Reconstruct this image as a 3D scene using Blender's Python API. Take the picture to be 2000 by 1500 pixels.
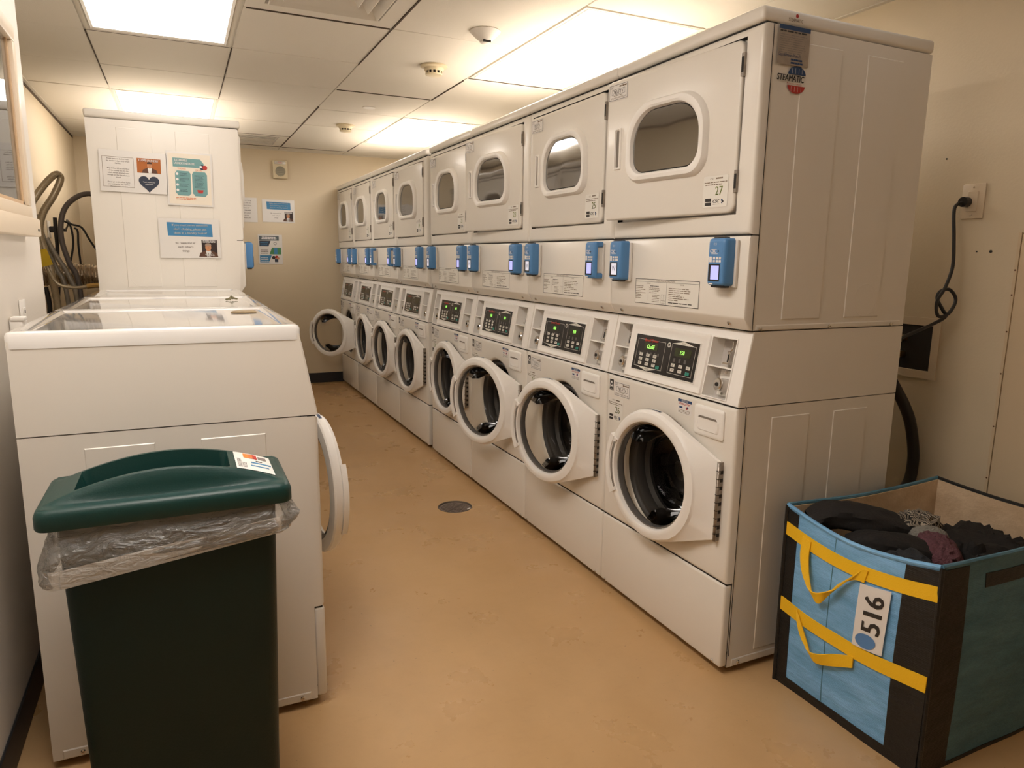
import bpy, bmesh, math, random
from mathutils import Vector, Matrix, noise
PI=math.pi; R=math.radians
C=bpy.context.scene.collection
for o in list(bpy.data.objects): bpy.data.objects.remove(o)

# ---------------------------------------------------------------- camera
cd=bpy.data.cameras.new('camera'); cam=bpy.data.objects.new('camera',cd); C.objects.link(cam)
cd.sensor_width=36; cd.lens=24.7000; cd.clip_start=.02; cd.clip_end=50
F=Vector((0.41768,0.89134,-0.17625)); RR=Vector((0.90643,-0.42216,0.01310)); UU=Vector((0.06273,0.16523,0.98426))
m=Matrix((( RR.x,UU.x,-F.x,0),(RR.y,UU.y,-F.y,0),(RR.z,UU.z,-F.z,0),(0,0,0,1)))
m.translation=Vector((-1.42103,-1.50626,1.25698)); cam.matrix_world=m
bpy.context.scene.camera=cam
# ---------------------------------------------------------------- world and exposure
w=bpy.data.worlds.new('world'); bpy.context.scene.world=w; w.use_nodes=True
w.node_tree.nodes['Background'].inputs[0].default_value=(1,.8,.6,1); w.node_tree.nodes['Background'].inputs[1].default_value=.02
vs=bpy.context.scene.view_settings
vs.view_transform='Standard'; vs.look='None'; vs.exposure=1.28; vs.gamma=1; vs.use_curve_mapping=False
LAMP_COL=(1.0,.915,.84); LAMP=6.3; LAMP_LEFT=1.9; LAMP_FAR=5.2; LAMP_FAR_RIGHT=5.8      # the ceiling lamps' own light, colour and strength
LAMP_FILL=5.6; LAMP_FILL_RIGHT=.3  # unseen panels out of view, placed and tuned as fill light

# ---------------------------------------------------------------- materials
def srgb(h):
    h=h.lstrip('#'); c=[int(h[i:i+2],16)/255 for i in (0,2,4)]
    return tuple(x/12.92 if x<=.04045 else ((x+.055)/1.055)**2.4 for x in c)
MATS={}
def mat(name,col,rough=.5,metal=0,spec=.5,emis=None,es=0,bump=None,mottle=None,coat=0,trans=0,ior=None,alpha=None):
    if name in MATS: return MATS[name]
    m=bpy.data.materials.new(name); m.use_nodes=True; nt=m.node_tree; b=nt.nodes['Principled BSDF']
    if isinstance(col,str): col=srgb(col)
    b.inputs['Base Color'].default_value=(*col,1); b.inputs['Roughness'].default_value=rough
    b.inputs['Metallic'].default_value=metal; b.inputs['Specular IOR Level'].default_value=spec
    b.inputs['Coat Weight'].default_value=coat; b.inputs['Coat Roughness'].default_value=.08
    if ior: b.inputs['IOR'].default_value=ior
    if trans: b.inputs['Transmission Weight'].default_value=trans
    if alpha is not None: b.inputs['Alpha'].default_value=alpha
    if emis: b.inputs['Emission Color'].default_value=(*emis,1); b.inputs['Emission Strength'].default_value=es
    tc=nt.nodes.new('ShaderNodeTexCoord')
    if mottle:   # (scale, amount)
        n=nt.nodes.new('ShaderNodeTexNoise'); n.inputs['Scale'].default_value=mottle[0]; n.inputs['Detail'].default_value=6
        nt.links.new(tc.outputs['Object'],n.inputs['Vector'])
        mx=nt.nodes.new('ShaderNodeMix'); mx.data_type='RGBA'
        a=mottle[1]; mx.inputs[6].default_value=(*[c*(1-a) for c in col],1); mx.inputs[7].default_value=(*[min(1,c*(1+a)) for c in col],1)
        nt.links.new(n.outputs['Fac'],mx.inputs[0]); nt.links.new(mx.outputs[2],b.inputs['Base Color'])
    if bump:     # (scale, strength)
        n=nt.nodes.new('ShaderNodeTexNoise'); n.inputs['Scale'].default_value=bump[0]; n.inputs['Detail'].default_value=4
        nt.links.new(tc.outputs['Object'],n.inputs['Vector'])
        bp=nt.nodes.new('ShaderNodeBump'); bp.inputs['Strength'].default_value=bump[1]; bp.inputs['Distance'].default_value=.01
        nt.links.new(n.outputs['Fac'],bp.inputs['Height']); nt.links.new(bp.outputs[0],b.inputs['Normal'])
    MATS[name]=m; return m
ENAMEL=mat('enamel',(.80,.755,.68),.30,coat=.12,bump=(9,.04),mottle=(3,.02))
ENAMEL2=mat('enamel_plastic',(.87,.84,.79),.35)
SHADOW=mat('dark_gap',(.02,.017,.014),.8)
BLACK=mat('black_plastic',(.018,.016,.015),.35)
RUBBER=mat('grey_rubber',(.045,.042,.04),.5)
DRUM=mat('drum_steel',(.010,.009,.008),.22,metal=.1,spec=.5)
CHROME=mat('chrome',(.75,.72,.68),.15,metal=1)
STEEL=mat('worn_steel',(.32,.28,.24),.4,metal=.8,mottle=(60,.4))
READER=mat('reader_blue',(.085,.24,.50),.38)
READER_PLATE=mat('reader_plate',(.72,.68,.62),.4)
INK=mat('print_black',(.03,.025,.022),.6)
INKBROWN=mat('print_brown',(.16,.10,.045),.6)
WHITE=mat('print_white',(.82,.80,.77),.6)
PAPER=mat('paper',(.80,.77,.73),.45)
LAMINATE=mat('laminate',(.76,.73,.69),.18,coat=.4)
GREENINK=mat('print_green',(.22,.28,.05),.6)
BLUEINK=mat('print_blue',(.018,.055,.15),.5)
REDINK=mat('print_red',(.45,.03,.02),.5)
LCDG=mat('lit_digits',(.2,.5,.1),.5,emis=(.35,1,.12),es=1.1)
DARKDISP=mat('display_panel_black',(.016,.013,.012),.22)
DISPRED=mat('display_logo_red',(.60,.04,.02),.5)
KEYW=mat('key_white',(.72,.69,.62),.5); KEYG=mat('key_green',(.03,.28,.22),.5)
SCREEN=mat('screen_lit',(.2,.2,.4),.3,emis=(.36,.36,.75),es=.55)
SCREENW=mat('screen_pale',(.5,.5,.55),.3,emis=(.6,.58,.65),es=.35)
WALLP=mat('wall_paint',(.70,.59,.42),.55,bump=(120,.06),mottle=(1.3,.03))
WALLN=mat('wall_paint_pale',(.74,.68,.60),.5,bump=(120,.05))
VINYL=mat('vinyl_base',(.022,.022,.026),.45)
TILE=mat('ceiling_tile',(.75,.70,.61),.85,bump=(260,.12),mottle=(2.2,.03))
GRID=mat('ceiling_grid',(.70,.65,.56),.5)
GRIDDARK=mat('ceiling_gap',(.10,.07,.045),.9)
PLAST_Y=mat('aged_plastic',(.72,.62,.42),.45)
PLAST_W=mat('white_plastic',(.8,.76,.7),.4)
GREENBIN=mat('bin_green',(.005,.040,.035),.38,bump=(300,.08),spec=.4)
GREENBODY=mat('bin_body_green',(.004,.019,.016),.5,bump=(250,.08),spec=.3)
BAGBLUE=None
def crinkle(m,sc=18,st=.9):
    nt=m.node_tree; tc=nt.nodes.new('ShaderNodeTexCoord'); mp=nt.nodes.new('ShaderNodeMapping'); mp.inputs['Scale'].default_value=(1,1,2.2); mp.inputs['Rotation'].default_value=(0,.5,0)
    n=nt.nodes.new('ShaderNodeTexNoise'); n.inputs['Scale'].default_value=sc; n.inputs['Detail'].default_value=5; n.inputs['Distortion'].default_value=1.6
    nt.links.new(tc.outputs['Object'],mp.inputs[0]); nt.links.new(mp.outputs[0],n.inputs['Vector'])
    bp=nt.nodes.new('ShaderNodeBump'); bp.inputs['Strength'].default_value=st; bp.inputs['Distance'].default_value=.02; nt.links.new(n.outputs['Fac'],bp.inputs['Height'])
    for q in nt.nodes:
        if 'Normal' in q.inputs and q.type in('BSDF_GLOSSY','BSDF_DIFFUSE','FRESNEL'): nt.links.new(bp.outputs[0],q.inputs['Normal'])
def glassy(name,tint=(1,1,1),gl=1.0,ior=1.45,rough=.02,base=.0,basecol=(1,1,1)):
    m=bpy.data.materials.new(name); m.use_nodes=True; nt=m.node_tree; nt.nodes.clear()
    out=nt.nodes.new('ShaderNodeOutputMaterial'); t=nt.nodes.new('ShaderNodeBsdfTransparent'); t.inputs[0].default_value=(*tint,1)
    g=nt.nodes.new('ShaderNodeBsdfGlossy'); g.inputs['Roughness'].default_value=rough; g.inputs[0].default_value=(gl,gl,gl,1)
    f=nt.nodes.new('ShaderNodeFresnel'); f.inputs[0].default_value=ior
    mx=nt.nodes.new('ShaderNodeMixShader'); nt.links.new(f.outputs[0],mx.inputs[0]); 
    first=t.outputs[0]
    if base:
        d=nt.nodes.new('ShaderNodeBsdfDiffuse'); d.inputs[0].default_value=(*basecol,1)
        tr=nt.nodes.new('ShaderNodeBsdfTranslucent'); tr.inputs[0].default_value=(*basecol,1)
        dd=nt.nodes.new('ShaderNodeMixShader'); dd.inputs[0].default_value=.35; nt.links.new(d.outputs[0],dd.inputs[1]); nt.links.new(tr.outputs[0],dd.inputs[2])
        m2=nt.nodes.new('ShaderNodeMixShader'); m2.inputs[0].default_value=base; nt.links.new(t.outputs[0],m2.inputs[1]); nt.links.new(dd.outputs[0],m2.inputs[2]); first=m2.outputs[0]
    nt.links.new(first,mx.inputs[1]); nt.links.new(g.outputs[0],mx.inputs[2]); nt.links.new(mx.outputs[0],out.inputs[0])
    MATS[name]=m; return m
DOORGLASS=glassy('door_glass',(.86,.84,.80),gl=.28,ior=1.33,rough=.03)
CLEAR=glassy('clear_glass',(.97,.97,.97),ior=1.5)
LINER=glassy('liner_film',(.90,.90,.9),ior=1.7,rough=.12,base=.30,basecol=(.86,.85,.82)); HEM=glassy('liner_hem',(.93,.92,.9),ior=1.5,rough=.15,base=.78,basecol=(.92,.90,.86))
crinkle(LINER); crinkle(HEM,26,.6)
WINGLASS=mat('dryer_window_glass',(.055,.045,.035),.05,spec=1.0,ior=2.1)

# ---------------------------------------------------------------- mesh builder
def frame(o,r,u):
    o=Vector(o); r=Vector(r).normalized(); u=Vector(u).normalized(); n=r.cross(u)
    return lambda a,b,c=0.0:o+r*a+u*b+n*c
_font={}
def textdata(s,shear=0):
    k=(s,shear)
    if k in _font: return _font[k]
    cu=bpy.data.curves.new('t','FONT'); cu.body=s; cu.size=1; cu.resolution_u=2; cu.shear=shear
    ob=bpy.data.objects.new('t',cu); C.objects.link(ob)
    me=bpy.data.meshes.new_from_object(ob.evaluated_get(bpy.context.evaluated_depsgraph_get()))
    vs_=[tuple(v.co) for v in me.vertices]; fs=[tuple(p.vertices) for p in me.polygons]
    C.objects.unlink(ob); bpy.data.objects.remove(ob); bpy.data.curves.remove(cu); bpy.data.meshes.remove(me)
    if vs_:
        x0=min(v[0] for v in vs_); x1=max(v[0] for v in vs_)
    else: x0=x1=0
    _font[k]=(vs_,fs,x0,x1); return _font[k]
class MB:
    def __init__(s): s.v=[];s.f=[];s.mi=[];s.sm=[];s.mats=[]
    def _m(s,m):
        if m not in s.mats: s.mats.append(m)
        return s.mats.index(m)
    def add(s,vs_,fs,m,smooth=False):
        b=len(s.v); k=s._m(m); s.v+= [Vector(v) for v in vs_]
        for f in fs: s.f.append([b+i for i in f]); s.mi.append(k); s.sm.append(smooth)
        return s
    def poly(s,pts,m): return s.add(pts,[list(range(len(pts)))],m)
    def box(s,x0,x1,y0,y1,z0,z1,m,bevel=0,seg=2,fr=None,skip=()):
        if bevel:
            bm=bmesh.new(); bmesh.ops.create_cube(bm,size=1)
            for v in bm.verts: v.co=Vector(((x0+x1)/2+v.co.x*(x1-x0),(y0+y1)/2+v.co.y*(y1-y0),(z0+z1)/2+v.co.z*(z1-z0)))
            bmesh.ops.bevel(bm,geom=bm.edges[:],offset=bevel,segments=seg,affect='EDGES',profile=.5)
            vs_=[v.co.copy() for v in bm.verts]; fs=[[v.index for v in f.verts] for f in bm.faces]; bm.free()
            if fr: vs_=[fr(*v) for v in vs_]
            return s.add(vs_,fs,m,True)
        p=[(x,y,z) for x in(x0,x1) for y in(y0,y1) for z in(z0,z1)]
        if fr: p=[fr(*v) for v in p]
        F={'x0':[0,1,3,2],'x1':[4,6,7,5],'y0':[0,4,5,1],'y1':[2,3,7,6],'z0':[0,2,6,4],'z1':[1,5,7,3]}
        return s.add(p,[f for k,f in F.items() if k not in skip],m)
    def rect(s,fr,a0,b0,a1,b1,m,c=0.0): return s.poly([fr(a0,b0,c),fr(a1,b0,c),fr(a1,b1,c),fr(a0,b1,c)],m)
    def loft(s,loops,m,cap0=False,cap1=False,closed=False,smooth=True):
        n=len(loops[0]); vs_=[p for l in loops for p in l]; fs=[]
        L=len(loops); rng=range(L if closed else L-1)
        for i in rng:
            j=(i+1)%L
            for k in range(n): fs.append([i*n+k,i*n+(k+1)%n,j*n+(k+1)%n,j*n+k])
        if cap0: fs.append(list(range(n))[::-1])
        if cap1: fs.append([(L-1)*n+k for k in range(n)])
        return s.add(vs_,fs,m,smooth)
    def lathe(s,prof,fr,m,n=32,cap0=False,cap1=False,sm=True):
        return s.loft([[fr(r*math.cos(2*PI*k/n),r*math.sin(2*PI*k/n),h) for k in range(n)] for r,h in prof],m,cap0,cap1,smooth=sm)
    def cyl(s,fr,a,b,r,c0,c1,m,n=16): 
        return s.loft([[fr(a+r*math.cos(2*PI*k/n),b+r*math.sin(2*PI*k/n),c) for k in range(n)] for c in(c0,c1)],m,True,True,smooth=False)
    def disc(s,fr,a,b,r,m,c=0,n=24,ry=None):
        ry=ry or r
        return s.poly([fr(a+r*math.cos(2*PI*k/n),b+ry*math.sin(2*PI*k/n),c) for k in range(n)],m)
    def tube(s,pts,r,m,n=8,sub=6,ribs=0):
        P=[Vector(p) for p in pts]; Q=[]
        for i in range(len(P)-1):
            p0=P[max(i-1,0)];p1=P[i];p2=P[i+1];p3=P[min(i+2,len(P)-1)]
            for k in range(sub):
                t=k/sub; Q.append(.5*((2*p1)+(p2-p0)*t+(2*p0-5*p1+4*p2-p3)*t*t+(3*p1-p0-3*p2+p3)*t**3))
        Q.append(P[-1]); loops=[]; up=Vector((.13,.27,.95)).normalized()
        for i,p in enumerate(Q):
            d=(Q[min(i+1,len(Q)-1)]-Q[max(i-1,0)]).normalized()
            a=d.cross(up)
            if a.length<.05: a=d.cross(Vector((1,0,0)))
            a.normalize(); b=a.cross(d); up=b
            rr=r*(1+(ribs if i%2 else 0))
            loops.append([p+(a*math.cos(2*PI*k/n)+b*math.sin(2*PI*k/n))*rr for k in range(n)])
        return s.loft(loops,m,True,True)
    def text(s,t,fr,a,b,h,m,c=.0006,al='l',shear=0,sx=1.0,bold=0):
        vs_,fs,x0,x1=textdata(t,shear); wd=(x1-x0)*h*1.38*sx; off={'l':0,'c':-wd/2,'r':-wd}[al]; k=h*1.38
        for d in ([0] if not bold else [-bold,0,bold]):
            s.add([fr(a+off+d+(v[0]-x0)*k*sx,b+v[1]*k,c+abs(d)*.01) for v in vs_],fs,m)
        return s
    def bars(s,fr,a,b,w,n,dy,h,m,rag=.3,c=.0006,seed=1,al='l'):
        rn=random.Random(seed)
        for i in range(n):
            L=w*(1-rag*rn.random()); x=a if al=='l' else a+(w-L)/2; e=x+L
            while x<e-.001:
                ww=min(e-x,w*rn.uniform(.08,.22)); s.rect(fr,x,b-i*dy-h,x+ww,b-i*dy,m,c); x+=ww+w*.025
        return s
    def outline(s,fr,a0,b0,a1,b1,t,m,c=.0006):
        for q in ((a0,b0,a1,b0+t),(a0,b1-t,a1,b1),(a0,b0,a0+t,b1),(a1-t,b0,a1,b1)): s.rect(fr,*q,m,c)
        return s
    def mesh(s,name):
        me=bpy.data.meshes.new(name); me.from_pydata([tuple(v) for v in s.v],[],s.f)
        for m in s.mats: me.materials.append(m)
        me.polygons.foreach_set('material_index',s.mi); me.update()
        bm=bmesh.new(); bm.from_mesh(me); bmesh.ops.recalc_face_normals(bm,faces=bm.faces); bm.to_mesh(me); bm.free()
        try: me.set_sharp_from_angle(angle=R(38))
        except Exception: pass
        me.polygons.foreach_set('use_smooth',s.sm); me.update()
        return me
    def obj(s,name,parent=None,loc=(0,0,0),rz=0,label=None):
        o=bpy.data.objects.new(name,s.mesh(name)); C.objects.link(o); o.location=loc; o.rotation_euler=(0,0,rz)
        if parent: o.parent=parent
        if label: o['label']=label
        return o
def thing(name,label,cat,loc=(0,0,0),rz=0,group=None):
    o=bpy.data.objects.new(name,None); C.objects.link(o); o.location=loc; o.rotation_euler=(0,0,rz); o.empty_display_size=.1
    tag(o,label,cat,group); return o
def tag(o,label,cat,group=None):
    o['label']=label; o['category']=cat
    if group: o['group']=group
    return o
def struct(o): o['kind']='structure'; return o
def rrect(cx,cy,w,h,r,n=6):
    if not isinstance(r,(list,tuple)): r=[r]*4   # TR,TL,BL,BR
    out=[]
    for (sx,sy,a0,rr) in ((1,1,0,r[0]),(-1,1,PI/2,r[1]),(-1,-1,PI,r[2]),(1,-1,1.5*PI,r[3])):
        for k in range(n+1):
            a=a0+PI/2*k/n; out.append((cx+sx*(w/2-rr)+rr*math.cos(a),cy+sy*(h/2-rr)+rr*math.sin(a)))
    return out
def ray_rect(phi,cx,cy,x0,x1,y0,y1):
    c,s_=math.cos(phi),math.sin(phi); t=1e9
    if c>1e-9: t=min(t,(x1-cx)/c)
    if c<-1e-9: t=min(t,(x0-cx)/c)
    if s_>1e-9: t=min(t,(y1-cy)/s_)
    if s_<-1e-9: t=min(t,(y0-cy)/s_)
    return (cx+c*t,cy+s_*t)
def angs(cx,cy,x0,x1,y0,y1,n=48):
    A=[2*PI*k/n for k in range(n)]
    for X in (x0,x1):
        for Y in (y0,y1):
            a=math.atan2(Y-cy,X-cx)%(2*PI); i=min(range(len(A)),key=lambda i:abs(A[i]-a)); A[i]=a
    return sorted(A)

# ================================================================ the room
ZC=2.22; XR=1.045; XL=-2.17; XN=-1.87; YF=5.62; YB=-2.9; YE=1.52; T=.08
gx=[XL,-1.735,-1.135,-.53,.065,.66,XR]
gy=[YB]+[2.28+.622*k for k in range(-8,6)]+[YF]
def wallbox(name,x0,x1,y0,y1,z0,z1,m):
    return struct(MB().box(x0,x1,y0,y1,z0,z1,m).obj(name))
# floor with the round drain recess
FC=(-.222,1.722)
def floor_mat():
    m=bpy.data.materials.new('epoxy_floor'); m.use_nodes=True; nt=m.node_tree; b=nt.nodes['Principled BSDF']; L=nt.links
    tc=nt.nodes.new('ShaderNodeTexCoord')
    def noi(sc,det=5,rough=.6,sx=1,sy=1):
        mp=nt.nodes.new('ShaderNodeMapping'); mp.inputs['Scale'].default_value=(sx,sy,1); L.new(tc.outputs['Object'],mp.inputs[0])
        n=nt.nodes.new('ShaderNodeTexNoise'); n.inputs['Scale'].default_value=sc; n.inputs['Detail'].default_value=det; n.inputs['Roughness'].default_value=rough
        L.new(mp.outputs[0],n.inputs['Vector']); return n
    def ramp(src,p0,p1,c0=(0,0,0,1),c1=(1,1,1,1)):
        r=nt.nodes.new('ShaderNodeValToRGB'); r.color_ramp.elements[0].position=p0; r.color_ramp.elements[1].position=p1
        r.color_ramp.elements[0].color=c0; r.color_ramp.elements[1].color=c1; L.new(src,r.inputs[0]); return r
    def mix(a,b_,f):
        x=nt.nodes.new('ShaderNodeMix'); x.data_type='RGBA'
        for s_,i in((f,0),(a,6),(b_,7)):
            if isinstance(s_,tuple): x.inputs[i].default_value=s_
            else: L.new(s_,x.inputs[i])
        return x.outputs[2]
    base=ramp(noi(1.1).outputs['Fac'],.3,.75,(.54,.33,.145,1),(.62,.40,.20,1)).outputs[0]
    speck=ramp(noi(75,2).outputs['Fac'],.715,.74); scuff=ramp(noi(1.3,10,.7,1.4,1).outputs['Fac'],.46,.95); fine=ramp(noi(14,6,.7,1,3).outputs['Fac'],.55,.85)
    c=mix(base,(.20,.115,.05,1),scuff.outputs[0]); 
    mm=nt.nodes.new('ShaderNodeMath'); mm.operation='MULTIPLY'; L.new(scuff.outputs[0],mm.inputs[0]); mm.inputs[1].default_value=.28
    c=mix(base,(.19,.12,.06,1),mm.outputs[0])
    m3=nt.nodes.new('ShaderNodeMath'); m3.operation='MULTIPLY'; L.new(fine.outputs[0],m3.inputs[0]); m3.inputs[1].default_value=.10
    c=mix(c,(.14,.09,.05,1),m3.outputs[0])
    m4=nt.nodes.new('ShaderNodeMath'); m4.operation='MULTIPLY'; L.new(speck.outputs[0],m4.inputs[0]); m4.inputs[1].default_value=.35
    c=mix(c,(.10,.07,.05,1),m4.outputs[0])
    L.new(c,b.inputs['Base Color'])
    rr=ramp(noi(3.5,6).outputs['Fac'],.3,.7,(.22,.22,.22,1),(.42,.42,.42,1)); L.new(rr.outputs[0],b.inputs['Roughness'])
    bp=nt.nodes.new('ShaderNodeBump'); bp.inputs['Strength'].default_value=.12; bp.inputs['Distance'].default_value=.01; L.new(noi(6,6).outputs['Fac'],bp.inputs['Height']); L.new(bp.outputs[0],b.inputs['Normal'])
    return m
FLOORM=floor_mat()
A=angs(FC[0],FC[1],XL-T,XR+T,YB-T,YF+T,64)
fl=MB()
cir=lambda r,z:[Vector((FC[0]+r*math.cos(a),FC[1]+r*math.sin(a),z)) for a in A]
rec=lambda z:[Vector((*ray_rect(a,FC[0],FC[1],XL-T,XR+T,YB-T,YF+T),z)) for a in A]
fl.loft([rec(-.1),rec(0),cir(.4,0),cir(.088,0)],FLOORM,smooth=False)
fl.loft([cir(.088,0),cir(.087,-.09)],SHADOW,smooth=False); fl.poly(cir(.087,-.09),SHADOW)
floor=struct(fl.obj('floor'))
wallbox('wall_right',XR,XR+T,YB-T,YF+T,0,ZC+.12,WALLP)
wallbox('wall_left',XL-T,XL,YE,YF+T,0,ZC+.12,WALLP)
wallbox('wall_left_near',XL-T,XN,YB-T,YE,0,ZC+.12,WALLN)
wallbox('wall_far',XL-T,XR+T,YF,YF+T,0,ZC+.12,WALLP)
wallbox('wall_back',XL-T,XR+T,YB-T,YB,0,ZC+.12,WALLP)
def base(name,x0,x1,y0,y1):
    b=MB().box(x0,x1,y0,y1,0,.10,VINYL,.003,1); 
    return struct(b.obj(name))
base('baseboard_far',XL,XR,YF-.006,YF); base('baseboard_left_near',XN,XN+.006,YB,YE); base('baseboard_left',XL,XL+.006,YE,YF); base('baseboard_right',XR-.006,XR,YB,YF)
base('baseboard_left_return',XL,XN+.006,YE,YE+.006)
# suspended ceiling: every tile a piece, the grid of tees, the dark void above
ceil=struct(MB().box(XL-T,XR+T,YB-T,YF+T,ZC+.09,ZC+.12,GRIDDARK).obj('ceiling'))
lights=[(0,1,'near'),(0,2,'far'),(4,1,'n'),(4,2,'f')]
LY0=gy.index(min(gy,key=lambda v:abs(v-1.036))); LY1=gy.index(min(gy,key=lambda v:abs(v-3.524)))
LB=gy.index(min(gy,key=lambda v:abs(v+.83)))
lamp_cells={}
for c in (1,4):
    for r0 in (LB,LY0,LY1): lamp_cells[(c,r0)]=1; lamp_cells[(c,r0+1)]=1
VENTS={(2,LY0),(2,gy.index(min(gy,key=lambda v:abs(v-4.768))))}
double={(3,LY0+1),(4,LY0+2),(3,LY0-1)}
skip=set(); rn=random.Random(4)
for c in range(6):
    for r in range(len(gy)-1):
        if (c,r) in lamp_cells or (c,r) in VENTS or (c,r) in skip: continue
        y1=gy[r+1]
        if (c,r) in double: y1=gy[r+2]; skip.add((c,r+1))
        g=[.0018+rn.random()*.0022 for _ in range(4)]
        z=ZC+rn.uniform(-.0015,.0015)
        t=MB().box(gx[c]+g[0],gx[c+1]-g[1],gy[r]+g[2],y1-g[3],z,z+.014,TILE,.002,1)
        t.obj('ceiling_tile',ceil)
gr=MB()
for x in gx[1:-1]: gr.box(x-.010,x+.010,YB,YF,ZC+.006,ZC+.03,GRID)
for y in gy[1:-1]: gr.box(XL,XR,y-.010,y+.010,ZC+.0065,ZC+.029,GRID)
gr.obj('ceiling_grid',ceil)
SHADOWDIRT=mat('shadow_dirt_gap',(.085,.06,.04),.95,mottle=(60,.6))  # dark strips paint the shadow gaps and edge dirt between tiles
def gap(x0,x1,y0,y1): MB().box(x0,x1,y0,y1,ZC-.0025,ZC+.002,SHADOWDIRT).obj('shadow_dirt_gap',ceil)
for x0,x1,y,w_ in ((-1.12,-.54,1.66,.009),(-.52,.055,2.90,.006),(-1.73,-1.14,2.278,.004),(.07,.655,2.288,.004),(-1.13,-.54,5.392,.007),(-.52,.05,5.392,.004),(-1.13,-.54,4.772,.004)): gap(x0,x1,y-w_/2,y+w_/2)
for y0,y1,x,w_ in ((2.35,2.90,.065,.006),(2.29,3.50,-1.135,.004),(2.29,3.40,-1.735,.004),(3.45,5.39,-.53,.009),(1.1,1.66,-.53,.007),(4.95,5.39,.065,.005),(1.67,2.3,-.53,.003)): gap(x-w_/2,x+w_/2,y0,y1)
tr=MB(); tr.box(XL,XL+.022,YE,YF,ZC-.004,ZC+.004,GRID); tr.box(XL,XL+.003,YE,YF,ZC-.022,ZC,GRIDDARK)
struct(tr.obj('trim_1'))
struct(MB().box(XL,XR,YF-.022,YF,ZC-.003,ZC+.004,GRID).obj('trim_2'))
struct(MB().box(XR-.022,XR,YB,YF,ZC-.003,ZC+.004,GRID).obj('trim_3'))
struct(MB().box(XN,XN+.022,YB,YE,ZC-.003,ZC+.004,GRID).obj('trim_4'))
# fluorescent troffers
def lamp_mat(name,s):
    m=bpy.data.materials.new(name); m.use_nodes=True; nt=m.node_tree; nt.nodes.clear()
    o=nt.nodes.new('ShaderNodeOutputMaterial'); e=nt.nodes.new('ShaderNodeEmission'); e.inputs[0].default_value=(*LAMP_COL,1); e.inputs[1].default_value=s
    nt.links.new(e.outputs[0],o.inputs[0]); return m
LM=lamp_mat('lamp_diffuser',LAMP); LML=lamp_mat('lamp_diffuser_aged',LAMP_LEFT); LMF=lamp_mat('lamp_diffuser_far',LAMP_FAR); LMG=lamp_mat('lamp_diffuser_far_right',LAMP_FAR_RIGHT); LMB=lamp_mat('lamp_diffuser_fill',LAMP_FILL); LMR=lamp_mat('lamp_diffuser_fill_right',LAMP_FILL_RIGHT)
lampname={(1,LY0):'large bright ceiling lamp panel at top left, above the single washers',(1,LY1):'ceiling lamp panel partly hidden by top of the left stacked unit',
 (4,LY0):'largest lit ceiling panel, directly above the nearest right-hand dryers',(4,LY1):'small lit ceiling panel above the far right-hand dryers',
 (1,LB):'unseen ceiling lamp panel added as fill light on the left',(4,LB):'dim unseen ceiling lamp panel placed out of view on the right'}
for (c,r),lb in lampname.items():
    x0,x1,y0,y1=gx[c],gx[c+1],gy[r],gy[r+2]
    t=thing('ceiling_lamp',lb,'light',((x0+x1)/2,(y0+y1)/2,ZC))
    hx,hy=(x1-x0)/2-.006,(y1-y0)/2-.006
    fr=lambda s,z:[Vector((sx*(hx-s),sy*(hy-s),z)) for sx,sy in((-1,-1),(1,-1),(1,1),(-1,1))]
    MB().loft([fr(0,.02),fr(0,-.002),fr(.012,-.003),fr(.016,.004),fr(.02,-.002),fr(.03,.004),fr(.03,.02)],GRID,closed=True,smooth=False).obj('lamp_frame',t)
    d=MB().box(-hx+.03,hx-.03,-hy+.03,hy-.03,.004,.008,(LMB if c==1 else LMR) if r==LB else ((LML if r==LY0 else LMF) if c==1 else (LM if r==LY0 else LMG))); d.obj('diffuser',t)
# air vents
def vent(c,r,lb,dark):
    x0,x1,y0,y1=gx[c],gx[c+1],gy[r],gy[r+1]
    t=thing('ceiling_vent',lb,'vent',((x0+x1)/2,(y0+y1)/2,ZC))
    hx,hy=(x1-x0)/2-.006,(y1-y0)/2-.006
    sq=lambda s,z:[Vector((sx*(hx-s),sy*(hy-s),z)) for sx,sy in((-1,-1),(1,-1),(1,1),(-1,1))]
    MB().loft([sq(0,.012),sq(0,0),sq(.07,0),sq(.075,.02)],TILE if not dark else GRID,smooth=False).obj('vent_frame',t)
    MB().poly(sq(.06,.06),SHADOW).obj('vent_throat',t)
    if dark:
        for k in range(9):
            y=-hy+.09+k*(2*hy-.18)/8
            MB().box(-hx+.08,hx-.08,y-.003,y+.018,.002,.005,GRID).obj('slat',t)
    else:
        for k in range(4):
            s=.08+.05*k
            MB().loft([sq(s,-.004+.004*k),sq(s+.004,-.006+.004*k),sq(s+.035,.03),sq(s+.031,.032)],GRID,closed=True,smooth=False).obj('cone_ring',t)
vent(2,LY0,'square white ceiling diffuser with stepped rings at the top edge of view',0)
vent(2,gy.index(min(gy,key=lambda v:abs(v-4.768))),'dark dusty return grille in ceiling next to the far wall',1)
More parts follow.
